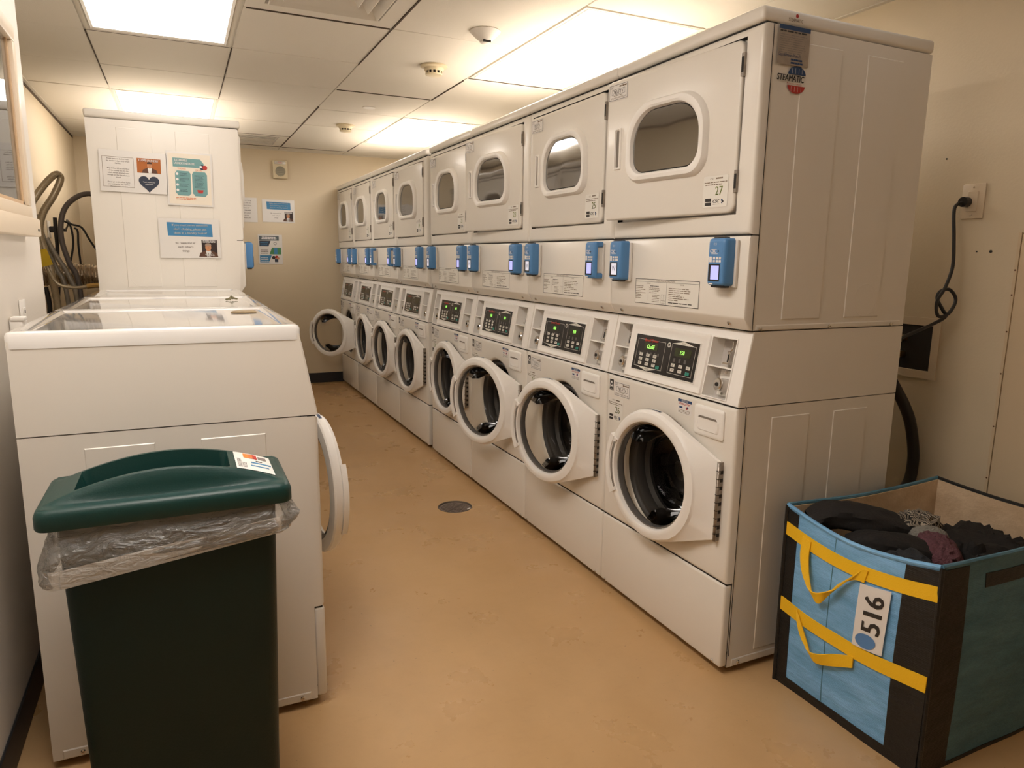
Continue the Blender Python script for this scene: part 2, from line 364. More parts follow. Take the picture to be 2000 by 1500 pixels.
# detectors
def detector(x,y,lb,kind):
    t=thing('smoke_detector',lb,'detector',(x,y,ZC)); f=frame((0,0,0),(1,0,0),(0,-1,0))
    if kind==0:
        MB().lathe([(.001,0),(.066,0),(.068,.004),(.060,.012),(.034,.036),(.024,.042)],f,PLAST_W,32).obj('housing',t)
        MB().lathe([(.023,.040),(.022,.048),(.015,.052),(.001,.052)],f,PLAST_W,24).obj('sensor_cap',t)
        s=MB(); s.box(-.018,.018,-.024,-.021,.040,.050,SHADOW,fr=lambda a,b,c:f(a,-b,c)); s.obj('sensor_slot',t)
    else:
        MB().lathe([(.001,0),(.068,0),(.069,.008),(.060,.012),(.052,.014),(.047,.026),(.044,.028)],f,PLAST_Y,32).obj('housing',t)
        MB().lathe([(.036,.024),(.036,.042)],f,SHADOW,24).obj('sensor_chamber',t)
        for k in range(12):
            a=2*PI*k/12
            MB().box(.037,.043,-.004,.004,.026,.043,PLAST_Y,fr=lambda a_,b_,c_,a=a:f(a_*math.cos(a)-b_*math.sin(a),a_*math.sin(a)+b_*math.cos(a),c_)).obj('guard_rib',t)
        MB().lathe([(.044,.040),(.043,.046),(.030,.050),(.001,.051)],f,PLAST_Y,32).obj('sensor_cap',t)
detector(-.165,1.495,'white cone-shaped detector on ceiling nearest the top edge of view',0)
detector(-.18,2.135,'yellowed slotted smoke detector, beside the big lit panel',1)
detector(-.235,4.02,'far yellowed smoke detector, left of the far right lamp',1)
t=thing('sprinkler_cover','flat round white sprinkler cover plate on ceiling tile','sprinkler',(-.229,3.31,ZC))
MB().lathe([(.001,.004),(.040,.004),(.042,0)],frame((0,0,0),(1,0,0),(0,-1,0)),PLAST_W,28).obj('cover_plate',t)

# ================================================================ laundry machines
P=.686; D=.665; ZS=1.874; ZM=1.329; ZB=1.062; ZK=.841; ZT=.298; SL=.04
RT=(0,-1,0); UP=(0,0,1)
def FR(y,z,x=0): return frame((x,y,z),RT,UP)       # print frame on a front face: a to the viewer's right
def emboss(b,fr,a0,b0,a1,b1,m,h=.002,e=.0022):
    L=lambda s,c:[fr(a0+s,b0+s,c),fr(a1-s,b0+s,c),fr(a1-s,b1-s,c),fr(a0+s,b1-s,c)]
    b.loft([L(0,.0001),L(e,h)],m,cap1=True,smooth=False)
def ringline(b,fr,a,c_,r,m,t=.0035):
    n=36
    Lp=lambda q,h:[fr(a+q*math.cos(2*PI*k/n),c_+q*math.sin(2*PI*k/n),h) for k in range(n)]
    b.loft([Lp(r,0.002),Lp(r+.0015,.0036),Lp(r+t,.0036),Lp(r+t+.0015,.002)],m)
def screw(b,fr,a,c_,r=.008):
    b.lathe([(r,0),(r,.002),(r*.6,.004),(.0005,.004)],lambda x,y,z:fr(a+x,c_+y,z+.0008),CHROME,12)
    b.rect(fr,a-r*.5,c_-r*.12,a+r*.5,c_+r*.12,SHADOW,.0052)
# --- meshes shared by every washer
def m_cabinet():
    b=MB()
    b.box(.028,D,.0022,P-.0022,.022,ZK-.001,ENAMEL,skip=('x0',))
    for (yy,n_) in ((.0022,-1),(P-.0022,1)):
        fr=frame((0,yy,0),(1,0,0),UP) if n_<0 else frame((0,yy,0),(-1,0,0),UP)
        s=1 if n_<0 else -1
        for a0,a1 in((.133,.286),(.388,.537)):
            A0,A1=sorted((s*a0,s*a1)); emboss(b,fr,A0,.06,A1,.805,ENAMEL)
        A0,A1=sorted((s*.045,s*.644)); emboss(b,fr,A0,.022,A1,.047,ENAMEL,.002,.003)
    return b
def m_feet():
    b=MB()
    for x in(.07,D-.07):
        for y in (.06,P-.06): b.lathe([(.022,0),(.022,.012),(.01,.014),(.01,.03)],lambda a,c,h,x=x,y=y:Vector((x+a,y+c,h)),BLACK,14,cap0=True)
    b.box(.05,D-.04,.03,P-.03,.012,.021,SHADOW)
    return b
HC=(P/2,.549)   # centre of the round opening
def m_front():
    b=MB(); y0,y1,z0,z1=.002,P-.002,ZT+.002,ZK-.002; cy,cz=HC
    A=angs(cy,cz,y0,y1,z0,z1,64)
    rc=lambda s,x:[Vector((x,*ray_rect(a,cy,cz,y0+s,y1-s,z0+s,z1-s))) for a in A]
    ci=lambda r,x:[Vector((x,cy+r*math.cos(a),cz+r*math.sin(a))) for a in A]
    b.loft([rc(0,.034),rc(0,.010),rc(.002,.004),rc(.006,.001),rc(.012,0),ci(.215,0),ci(.205,.004),ci(.200,.012)],ENAMEL); b.loft([ci(.200,.012),ci(.197,.020),ci(.190,.026),ci(.188,.06)],RUBBER)
    return b
def m_gasket():
    cy,cz=HC; f=lambda a,b_,h:Vector((h,cy+a,cz+b_))
    return MB().lathe([(.190,.026),(.182,.020),(.172,.024),(.165,.04),(.170,.06),(.162,.075),(.168,.09)],f,RUBBER,40)
def m_drum():
    cy,cz=HC; f=lambda a,b_,h:Vector((h,cy+a,cz+b_)); b=MB()
    b.lathe([(.168,.088),(.172,.10),(.225,.115),(.235,.14),(.235,.44),(.21,.46),(.06,.45),(.001,.45)],f,DRUM,40)
    for k in range(3):
        a=2*PI*k/3+.4
        b.box(.15,.42,-.022,.022,.195,.236,DRUM,.012,2,fr=lambda x,y,z,a=a:Vector((x,cy+y*math.cos(a)-z*math.sin(a),cz+y*math.sin(a)+z*math.cos(a))))
    return b
def m_toe():
    b=MB(); b.box(0,.03,.002,P-.002,.026,ZT-.002,ENAMEL,.008,3)
    for y in(.035,P-.035): screw(b,FR(y,.036),0,0,.005)
    return b
def wk(u):
    t=min(1,max(0,u/.16)); return .42+.58*t*t*(3-2*t)
def door_loop(scale_in,w,n=72,hingez=.122,cu=.293,R0=.222):
    # hull of a circle and the straight hinge edge; w is outward (-x); local: y along u
    out=[]
    x0=scale_in; r=R0-scale_in; hz=hingez-scale_in*.6
    # tangent from (x0,hz) to the circle
    dx,dz=cu-x0,-hz; d=math.hypot(dx,dz); base_=math.atan2(hz,x0-cu); off=math.acos(r/d); aT=base_-off
    aT=aT%(2*PI)
    k1=n-16
    for i in range(k1+1):
        a=-aT+2*aT*i/k1; out.append((cu+r*math.cos(a),r*math.sin(a)))
    tx,tz=out[-1]
    for i in range(1,5): t=i/5; out.append((tx+(x0-tx)*t,tz+(hz-tz)*t))
    for i in range(7): out.append((x0,hz-2*hz*i/6))
    tx,tz=out[0]
    for i in range(1,5): t=i/5; out.append((x0+(tx-x0)*t,-hz+(tz+hz)*t))
    return [Vector((-w*wk(u),u,z)) for u,z in out]
def circ_loop(r,w,ref,cu=.293):
    return [Vector((-w,cu+r*math.cos(math.atan2(v.z,v.y-cu)),r*math.sin(math.atan2(v.z,v.y-cu)))) for v in ref]
def m_wdoor():
    b=MB(); ref=door_loop(0,0)
    def ring(r0,inset,w):
        out=[]
        for v in ref:
            a=math.atan2(v.z,v.y-.293); d=math.hypot(v.z,v.y-.293); rr=min(r0,d-inset)
            out.append(Vector((-w*(wk(.293+rr*math.cos(a)) if r0>.2245 else 1),.293+rr*math.cos(a),rr*math.sin(a))))
        return out
    b.loft([door_loop(.004,.002),door_loop(0,.007),door_loop(0,.020),door_loop(.002,.027),door_loop(.006,.029),
            ring(.2235,.007,.030),ring(.217,.011,.038),circ_loop(.198,.041,ref),circ_loop(.188,.041,ref),circ_loop(.182,.038,ref),circ_loop(.177,.024,ref),circ_loop(.180,.004,ref),circ_loop(.184,-.002,ref)],ENAMEL2,closed=True)
    return b
def arc_block(b,r0,r1,a0,a1,w0,w1,m,n=12,cu=.293):
    L=[]
    for i in range(n+1):
        a=a0+(a1-a0)*i/n; c,s=math.cos(a),math.sin(a)
        L.append([Vector((-w0,cu+r0*c,r0*s)),Vector((-w1,cu+(r0+.002)*c,(r0+.002)*s)),Vector((-w1,cu+(r1-.003)*c,(r1-.003)*s)),Vector((-w0,cu+r1*c,r1*s))])
    b.loft(L,m,True,True)
def m_whandle():
    b=MB(); arc_block(b,.201,.2245,R(-31),R(28),.028,.0455,ENAMEL2)
    for a0,a1 in ((-31,-27),(24,28)): arc_block(b,.1835,.203,R(a0),R(a1),.034,.0455,ENAMEL2,3)
    arc_block(b,.186,.201,R(-27),R(24),.034,.0418,mat('grip_shade',(.24,.21,.18),.5)); arc_block(b,.1935,.1985,R(-23),R(20),.040,.0424,SHADOW)  # grey and dark arcs paint the shade of the grip slot
    return b
def m_wrim():
    f=lambda a,b_,h:Vector((-h,.293+a,b_))
    return MB().lathe([(.182,.008),(.1765,.027),(.1725,.026),(.169,.010),(.171,.002),(.180,.0),(.182,.008)],f,mat('trim_ring_grey',(.28,.26,.24),.25,metal=.6),48)
def m_wglass():
    f=lambda a,b_,h:Vector((-h,.293+a,b_))
    return MB().lathe([(.171,.012),(.167,.004),(.157,-.03),(.150,-.07),(.140,-.10),(.120,-.118),(.08,-.128),(.001,-.131)],f,DOORGLASS,48)
def m_whinge():
    b=MB(); b.box(-.016,.0,-.008,.003,-.122,.122,STEEL)
    b.loft([[Vector((-.017+.005*math.cos(t),-.006+.005*math.sin(t),z)) for t in [2*PI*k/8 for k in range(8)]] for z in(-.122,.122)],STEEL,True,True)
    for k in range(9):
        z=-.11+.0245*k; b.box(-.0165,-.001,-.0088,-.004,z,z+.011,SHADOW); b.box(-.0225,-.014,-.0115,-.002,z+.010,z+.0118,SHADOW)
    return b
def m_wmark():
    b=MB()   # printed band on the top of the door ring
    for i,(a0,a1) in enumerate(((97,90),(88.5,87),(85,76))):
        for k in range(int(abs(a1-a0)/1.2)+1):
            a=R(a0-k*1.2); c,s=math.cos(a),math.sin(a); n=R(.42)
            p=lambda w,aa:Vector((-w,.293+.2225*math.cos(aa),.2225*math.sin(aa)))
            b.poly([p(.012,a-n),p(.012,a+n),p(.022,a+n),p(.022,a-n)],BLUEINK)
    return b
def m_drawer():
    b=MB(); f=FR(.181,.730)   # 0.128 wide, 0.092 high
    L=lambda s,c:[f(x,y,c) for x,y in rrect(.066,.047,.132-2*s,.092-2*s,.008,4)]
    b.loft([L(0,0),L(0,.004),L(.003,.007),L(.010,.0075)],ENAMEL2,cap1=True)
    return b
def m_drawer_handle():
    b=MB(); f=FR(.181,.730)
    L=lambda x0,x1,y0,y1,c:[f(x,y,c) for x,y in rrect((x0+x1)/2,(y0+y1)/2,x1-x0,y1-y0,.010,4)]
    b.loft([L(.018,.116,.018,.062,.0078),L(.022,.112,.021,.058,.0105),L(.026,.108,.030,.052,.0095)],ENAMEL2,cap1=True)
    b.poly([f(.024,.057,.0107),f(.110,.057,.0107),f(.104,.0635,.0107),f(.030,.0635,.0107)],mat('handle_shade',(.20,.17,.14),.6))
    return b
# console: slanted
CF=frame((0,P,ZK),RT,(SL,0,ZB-ZK)); CH=math.hypot(SL,ZB-ZK)
def cy(y): return P-y
def m_console():
    b=MB(); cols=[.003,P-.662,P-.580,P-.158,P-.056,P-.003]; rows=[.004,.014,.193,CH-.003]
    for i in range(5):
        for j in range(3):
            if i in(1,3) and j==1: continue
            b.rect(CF,cols[i],rows[j],cols[i+1],rows[j+1],ENAMEL2)
    # side cheeks, rounded near edges, back
    for e,yy in ((0,.0015),(1,P-.0015)):
        p=[(0.004,ZK+.002),(SL+.003,ZB-.002),(D,ZB-.002),(D,ZK+.002)]
        b.poly([Vector((x,yy,z)) for x,z in p],ENAMEL)
        a=cols[0] if e else cols[-1]
        b.poly([CF(a,.004),CF(a,CH-.003),Vector((SL+.003,yy,ZB-.002)),Vector((.004,yy,ZK+.002))],ENAMEL)
    b.poly([Vector((.004,.0015,ZK+.002)),Vector((D,.0015,ZK+.002)),Vector((D,P-.0015,ZK+.002)),Vector((.004,P-.0015,ZK+.002))],ENAMEL)
    b.poly([Vector((D,.0015,ZK+.002)),Vector((D,P-.0015,ZK+.002)),Vector((D,P-.0015,ZB-.002)),Vector((D,.0015,ZB-.002))],ENAMEL)
    b.poly([CF(cols[0],CH-.003),CF(cols[-1],CH-.003),Vector((D,.0015,ZB-.002)),Vector((D,P-.0015,ZB-.002))],ENAMEL)
    # cheek seam and the display surround
    b.box(.028,.0295,-.0002,.0015,ZK+.003,ZK+.0045,SHADOW)
    for a0,a1 in ((.028,P-.662-.014),):
        pass
    L=lambda s,c:[CF(x,y,c) for x,y in rrect((P-.577+P-.165)/2,.104,(.577-.165)-2*s,.188-2*s,.006,3)]
    b.loft([L(0,.0002),L(.003,.006),L(.010,.006),L(.016,.003)],ENAMEL2,cap1=True)
    return b
def m_pocket(a0,a1):
    b=MB(); b0,b1=.014,.193; d=-.045
    L=lambda s,c:[CF(a0+s,b0+s,c),CF(a1-s,b0+s,c),CF(a1-s,b1-s,c),CF(a0+s,b1-s,c)]
    b.loft([L(-.004,.0004),L(-.003,.003),L(0,.003),L(.001,d)],ENAMEL2,smooth=False); b.poly(L(.001,d),mat('pocket_back',(.50,.46,.42),.5))
    w=a1-a0; ym=b0+.092
    b.box(a0,a1,ym-.002,ym+.003,d,.002,ENAMEL2,fr=CF)
    return b
def m_coin(a0,a1):   # chrome coin chute at the top of the pocket
    b=MB(); a=(a0+a1)/2; 
    b.box(a-.014,a+.033,.110,.190,-.0445,-.040,mat('coin_plate',(.42,.38,.34),.35,metal=.3),fr=CF)
    b.cyl(CF,a+.022,.172,.010,-.041,-.036,CHROME,12)
    b.tube([CF(a+.003,.188,-.03),CF(a+.006,.170,-.03),CF(a+.001,.158,-.028),CF(a-.001,.152,-.026)],.0022,CHROME,6)
    b.lathe([(.006,.150),(.007,.156),(.004,.158)],lambda x,y,h:CF(a+x,h,-.027+y),CHROME,12,True,True)
    b.lathe([(.0035,.122),(.0035,.150)],lambda x,y,h:CF(a+x,h,-.027+y),CHROME,10,True,True)
    b.box(a-.011,a+.010,.117,.122,-.040,-.016,CHROME,fr=CF); b.box(a-.0008,a+.0030,.124,.148,-.0235,-.0215,SHADOW,fr=CF)
    return b
def m_lock(a0,a1):
    b=MB(); a=(a0+a1)/2-.004
    b.box(a-.028,a1-.002,.022,.100,-.0445,-.037,ENAMEL2,fr=CF)
    b.box(a-.006,a1-.003,.034,.074,-.038,-.016,mat('coin_plate',(.42,.38,.34),.35),.004,2,fr=CF)
    b.lathe([(.015,-.018),(.0165,-.010),(.014,-.006),(.001,-.006)],lambda x,y,h:CF(a-.002+x,.054+y*1.25,h),CHROME,20)
    b.cyl(CF,a-.002,.054,.006,-.006,-.004,SHADOW,10)
    b.cyl(CF,a-.004,.093,.0045,-.037,-.033,CHROME,8); b.cyl(CF,a-.004,.028,.0045,-.037,-.033,CHROME,8)
    return b
def m_display():
    b=MB(); x0,x1=P-.538,P-.205; y0,y1=.041,.163; c=.0065
    b.box(x0-.003,x1+.003,y0-.003,y1+.003,.003,.0058,ENAMEL2,fr=CF); b.rect(CF,x0,y0,x1,y1,DARKDISP,c)
    c+=.0004; w=x1-x0; X=lambda t:x0+w*t; h=y1-y0; Y=lambda t:y0+h*t
    th=.0009
    b.outline(CF,X(.04),Y(.10),X(.50),Y(.88),th,KEYW,c); b.outline(CF,X(.60),Y(.10),X(.96),Y(.90),th,KEYW,c)
    b.poly([CF(X(.10),Y(.10),c),CF(X(.42),Y(.10),c),CF(X(.26),Y(.01),c)],KEYW)
    b.poly([CF(X(.61),Y(.90),c),CF(X(.94),Y(.90),c),CF(X(.775),Y(.99),c)],KEYW)
    b.text('DRYER',CF,X(.775),Y(.915),.0042,INK,c+.0003,'c'); b.text('WASHER',CF,X(.26),Y(.05),.0042,INK,c+.0003,'c')
    b.text('Speed Queen',CF,X(.15),Y(.835),.0100,DISPRED,c+.0002,'l',.2,1,.0004)
    b.rect(CF,X(.16),Y(.60),X(.38),Y(.80),mat('lcd_window',(.03,.035,.01),.2),c); b.rect(CF,X(.66),Y(.58),X(.90),Y(.80),mat('lcd_window',(.03,.035,.01),.2),c)
    b.disc(CF,X(.555),Y(.84),.0085,KEYW,c); b.disc(CF,X(.555),Y(.84),.0052,DARKDISP,c+.0002); b.text('Q',CF,X(.546),Y(.81),.0055,KEYW,c+.0004)
    for k in range(4): b.rect(CF,X(.22+.06*k),Y(.46),X(.245+.06*k),Y(.54),mat('display_grey',(.10,.09,.085),.4),c)
    for k in range(3): b.rect(CF,X(.66+.08*k),Y(.42),X(.69+.08*k),Y(.52),mat('display_grey',(.10,.09,.085),.4),c)
    b.rect(CF,X(.08),Y(.46),X(.11),Y(.53),mat('display_grey',(.10,.09,.085),.4),c)
    return b
def m_key(m_):
    b=MB(); b.box(-.0095,.0095,-.0052,.0052,0,.0016,m_,.0008,1,fr=lambda a,b_,c:Vector(CF(a,b_,c)-CF(0,0,0)))
    f=lambda a,b_,c=0:Vector(CF(a,b_,c)-CF(0,0,0)); b.bars(f,-.006,.0028,.012,2,.0032,.0013,INK,.3,.0018,3,'c'); return b
def m_lcdtext(s,a,y):
    b=MB(); b.text(s,CF,a,y,.0135,LCDG,.0072,'c',.12,.85); return b
def m_energy():
    b=MB(); f=FR(.668,.782); b.rect(f,0,0,.026,.040,INK,.0006); b.rect(f,.002,.011,.024,.012,WHITE,.0009)
    n=24; b.poly([f(.002+.022*t/n*1.0,.014+.020*math.sin(PI*t/n),.0009) for t in range(n+1)],WHITE)
    st=[]
    for k in range(10):
        r=.008 if k%2==0 else .0034; a=PI/2+PI*k/5; st.append(f(.014+r*math.cos(a),.022+r*math.sin(a),.0012))
    b.poly(st,INK); b.text('energy',f,.013,.003,.004,WHITE,.0009,'c'); return b
def m_tagplate(code,y,z,w=.098,h=.052):
    b=MB(); f=FR(y,z); b.poly([f(x,yy,.0006) for x,yy in rrect(w/2,h/2,w,h,.004,3)],PAPER)
    b.outline(f,.002,.002,w-.002,h-.002,.0013,INK,.0009)
    b.text('CSC',f,.006,h-.0125,.0065,INK,.0010,'l',.2); b.bars(f,.054,h-.0065,.038,1,.01,.0045,INKBROWN,0,.0009,2)
    b.outline(f,.014,.019,w-.014,h-.016,.0009,INK,.0009); b.text(code,f,w/2,.0215,.0115,INK,.0011,'c',0,.95)
    b.bars(f,.024,.0165,.050,1,.004,.0016,INKBROWN,.1,.0009,5); b.bars(f,.008,.0105,w-.016,1,.004,.0012,INKBROWN,.0,.0009,6); b.bars(f,.008,.0075,w-.016,1,.003,.001,INKBROWN,0,.0009,7)
    return b
def m_numlabel(num,y,z,w=.095,h=.088):
    b=MB(); f=FR(y,z); b.poly([f(x,yy,.0006) for x,yy in rrect(w/2,h/2,w,h,.005,3)],mat('label_cream',(.80,.77,.70),.4))
    b.text('CSC',f,.026,h-.011,.0055,INKBROWN,.001,'l',.1); b.bars(f,.048,h-.0055,.026,1,.01,.004,INKBROWN,0,.001,3)
    b.bars(f,.004,h-.017,w-.008,1,.01,.0022,INKBROWN,0,.001,4); b.bars(f,.008,h-.0235,w-.03,1,.01,.0022,INKBROWN,0,.001,9)
    b.text(str(num),f,.048,.034,.025,GREENINK,.001,'l',0,.85,.0004)
    b.rect(f,.010,.0165,.034,.0255,INK,.001); b.rect(f,.010,.005,.034,.014,INK,.001)
    b.text('CSC',f,.041,.0125,.0095,INK,.001,'l',.25,1.0,.0006); b.rect(f,.041,.008,.066,.009,INKBROWN,.001)
    b.disc(f,.075,.019,.0035,BLUEINK,.001,8); b.disc(f,.079,.015,.003,INK,.001,8); b.disc(f,.075,.012,.0025,BLUEINK,.001,8)
    return b
def m_notice():
    b=MB(); f=FR(.268,.776); b.rect(f,0,0,.068,.047,PAPER,.0006); b.rect(f,0,.038,.068,.047,BLUEINK,.001); b.text('NOTICE',f,.034,.0395,.0062,WHITE,.0013,'c',.2)
    b.bars(f,.004,.035,.060,2,.0035,.0018,REDINK,.15,.001,4); b.rect(f,.008,.018,.024,.024,BLUEINK,.001); b.disc(f,.045,.021,.005,REDINK,.001,8); b.disc(f,.049,.023,.004,BLUEINK,.0012,8)
    b.bars(f,.004,.013,.060,3,.0042,.0014,INKBROWN,.25,.001,8); return b
# --- dryer
def m_dcab():
    b=MB(); b.box(.034,D,.0022,P-.0022,ZB+.001,ZS-.001,ENAMEL)
    for s,yy in ((1,.0022),(-1,P-.0022)):
        fr=frame((0,yy,0),(s,0,0),UP)
        for a0,a1 in((.138,.290),(.392,.541)):
            A0,A1=sorted((s*a0,s*a1)); emboss(b,fr,A0,1.093,A1,1.839,ENAMEL)
        ringline(b,lambda a,c,h,fr=fr:fr(a,c,h*.6),s*.478,1.145,.046,ENAMEL)
        A0,A1=sorted((s*.045,s*.648)); emboss(b,fr,A0,ZB+.001,A1,1.079,ENAMEL,.0015,.003)
    return b
def m_sidescrew(s):
    b=MB(); fr=frame((0,0,0),(s,0,0),UP); screw(b,fr,0,0,.006); return b
def m_dtop():
    return MB().box(-.008,D+.004,.0,P,ZS+.0025,ZS+.040,ENAMEL,.010,3)
def m_seams(zs):
    b=MB()
    for z in zs: b.box(.033 if abs(z-ZB)<.001 else .006,.045,.004,P-.004,z-.0025,z+.0025,SHADOW)  # dark strips set in the seams as painted shade
    b.box(.0318,.0332,.0006,.003,zs[0],zs[-1],SHADOW); return b
def m_lower():
    b=MB(); y0,y1=.002,P-.002
    pr=[(.034,ZM-.002),(.008,ZM-.002),(.003,ZM-.0035),(0,ZM-.010),(0,ZB+.040),(.0008,ZB+.036),(.003,ZB+.0325),(.021,ZB+.006),(.026,ZB+.002),(.034,ZB+.001)]
    loops=[]
    for yy,s in ((y0,.006),(y0+.002,.002),(y0+.007,0),(y1-.007,0),(y1-.002,.002),(y1,.006)):
        loops.append([Vector((min(x+s,.034),yy,z)) for x,z in pr])
    b.loft(loops,ENAMEL,True,True)
    f=frame((.0125,P,ZB+.018),RT,(-.018,0,.0265))
    for a in (.060,P-.072): screw(b,f,a,0,.0075)
    return b
def m_instr():
    b=MB(); f=FR(.530,1.112,-.0); w,h=.333,.083
    # stays on the flat of the panel
    b.rect(f,0,0,w,h,mat('label_cream',(.80,.77,.70),.4),.0006); b.outline(f,0,0,w,h,.0018,INK,.001)
    b.rect(f,0,h-.010,w,h-.0092,INK,.001); b.text('OPERATING INSTRUCTIONS',f,w/2,h-.0082,.0056,INKBROWN,.001,'c')
    b.rect(f,.172,.001,.1728,h-.010,INK,.001); b.rect(f,.074,.012,.0745,h-.024,INKBROWN,.001)
    b.text('WASHER',f,.074,h-.0165,.0042,INKBROWN,.001,'c'); b.text('DRYER',f,.252,h-.0165,.0042,INKBROWN,.001,'c')
    b.bars(f,.004,h-.024,.056,8,.0057,.0018,INKBROWN,.55,.001,11); b.bars(f,.084,h-.022,.050,1,.005,.0022,INK,.1,.001,12)
    b.bars(f,.080,h-.029,.062,4,.0052,.0014,INKBROWN,.4,.001,13); b.bars(f,.096,.031,.042,5,.0052,.0015,INKBROWN,.4,.001,14)
    b.outline(f,.145,.006,.168,.034,.0006,INKBROWN); b.rect(f,.145,.014,.168,.0146,INKBROWN,.001); b.rect(f,.157,.006,.1576,.034,INKBROWN,.001)
    b.bars(f,.184,h-.026,.130,7,.0062,.0019,INKBROWN,.65,.001,16); b.bars(f,.184,.0115,.120,1,.005,.0028,INK,.05,.001,17)
    return b
def m_dfront():
    b=MB(); y0,y1,z0,z1=.002,P-.002,ZM+.001,ZS-.001
    hy0,hy1,hz0,hz1=.062,.657,1.386,1.852; cyc,czc=.36,1.62
    A=angs(cyc,czc,y0,y1,z0,z1,72); A2=angs(cyc,czc,hy0,hy1,hz0,hz1,72)
    rc=lambda s,x:[Vector((x,*ray_rect(a,cyc,czc,y0+s,y1-s,z0+s,z1-s))) for a in A]
    rh=lambda s,x:[Vector((x,*ray_rect(a,cyc,czc,hy0+s,hy1-s,hz0+s,hz1-s))) for a in A2]
    b.loft([rc(0,.034),rc(0,.012),rc(.002,.005),rc(.006,.001),rc(.012,0),rh(0,0)],ENAMEL); b.loft([rh(0,0),rh(.002,.018)],SHADOW)  # recess walls coloured dark as the shade around the door
    b.poly(rh(.002,.018),ENAMEL)
    # round black opening behind the door
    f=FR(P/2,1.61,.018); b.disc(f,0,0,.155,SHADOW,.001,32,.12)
    return b
def m_ddoor():
    b=MB()   # local: hinge at y=0 z=0 (bottom), u 0..0.588, z 0..0.456
    L=lambda s,x:[Vector((x,u,z)) for u,z in rrect(.294,.228,.588-2*s,.456-2*s,[max(.006,.012),.026,.026,.012][::1] if 0 else [.010,.024,.024,.010],5)]
    b.loft([L(0,.014),L(0,-.002),L(.002,-.006),L(.006,-.008)],ENAMEL,True,True); return b
DW=(.290,.238)
def win_pts(w,h,k=1): return rrect(DW[0],DW[1]+.0,w,h,[.115*k,.115*k,.060*k,.060*k],10)
def m_wframe():
    b=MB(); L=lambda w,h,x,k=1:[Vector((x,u,z)) for u,z in win_pts(w,h,k)]
    b.loft([L(.362,.250,-.007),L(.358,.246,-.016),L(.346,.234,-.026,.98),L(.324,.212,-.028,.95),L(.310,.198,-.024,.92),L(.302,.190,-.012,.9)],ENAMEL2); return b
def m_wpane():
    b=MB(); L=lambda w,h,x,k=1:[Vector((x,u,z)) for u,z in win_pts(w,h,k)]
    b.loft([L(.302,.190,-.012,.9),L(.296,.184,-.014,.88)],SHADOW); b.loft([L(.296,.184,-.014,.88),L(.02,.02,-.0145,.05)],WINGLASS,cap1=True,smooth=False); return b
def m_dhandle():
    b=MB(); f=frame((-.008,.545,.165),RT,UP)
    L=lambda s,c:[f(-.0+x,y,c) for x,y in rrect(.018,.068,.036-2*s,.136-2*s,.004,3)]
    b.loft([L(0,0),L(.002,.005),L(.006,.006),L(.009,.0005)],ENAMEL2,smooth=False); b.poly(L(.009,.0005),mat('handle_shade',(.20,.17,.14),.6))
    return b
def m_dhinge():
    b=MB(); z=0; b.box(-.009,.004,-.006,.004,z,z+.06,STEEL); b.box(-.0095,-.0085,-.005,.003,z+.01,z+.05,SHADOW)
    return b
# --- payment readers
def m_reader_plate(w,oa):
    b=MB(); f=FR(0,0); b.box(-.012+oa,w+.004+oa,-.004,.128,0.0,.010,READER_PLATE,.003,2,fr=f); return b
def m_reader(kind):
    b=MB(); f=FR(0,0); w,h=.072,.134
    L=lambda s,c,dz=0:[f(x,y,c) for x,y in rrect(w/2,h/2,w-2*s,h-2*s,.010,4)]
    if kind==0:
        b.loft([L(0,.010),L(0,.034),L(.002,.042),L(.006,.046),L(.010,.047)],READER,cap0=True,cap1=True)
        b.box(.010,.060,h-.004,h+.003,.018,.036,BLACK,.002,1,fr=f); b.box(.010,.066,-.005,.002,.016,.038,BLACK,.002,1,fr=f)
    else:   # open-backed cover: face plus top and bottom arms, pale box between them
        b.loft([L(0,.034),L(.002,.042),L(.006,.046),L(.010,.047)],READER,cap0=True,cap1=True)
        b.box(.004,w,0,.020,.008,.040,READER,.005,2,fr=f); b.box(.004,w,h-.020,h,.008,.040,READER,.005,2,fr=f)
        b.box(.004,w-.006,.018,h-.018,.006,.036,READER_PLATE,.003,1,fr=f)
    b.text('CSC',f,.013,.093,.0105,WHITE,.0478,'l',.2,1,.0006); b.rect(f,.018,.089,.044,.0902,WHITE,.0476)
    b.disc(f,.046,.097,.0028,INK,.0477,8); b.text('((·))',f,.032,.115,.006,WHITE,.0476,'c')
    b.rect(f,.010,.066,.0215,.082,WHITE,.0476)
    for i in range(2):
        for j in range(3): b.rect(f,.026+.012*j,.066+.0085*i,.035+.012*j,.0725+.0085*i,[READER_PLATE,WHITE,WHITE][(i+j)%3],.0476)
    b.rect(f,.014,.004,.030,.0075,WHITE,.0476)
    return b
def m_rscreen(m_,letter=None):
    b=MB(); f=FR(0,0); b.rect(f,.010,.013,.056,.061,SHADOW,.0478); b.rect(f,.020,.018,.053,.057,m_,.0484)
    b.rect(f,.020,.050,.053,.0506,mat('screen_line',(.3,.3,.35),.4),.0488)
    if letter: b.text(letter,f,.025,.030,.018,mat('screen_letter',(.08,.08,.14),.4),.0489,'l',0,.9)
    return b

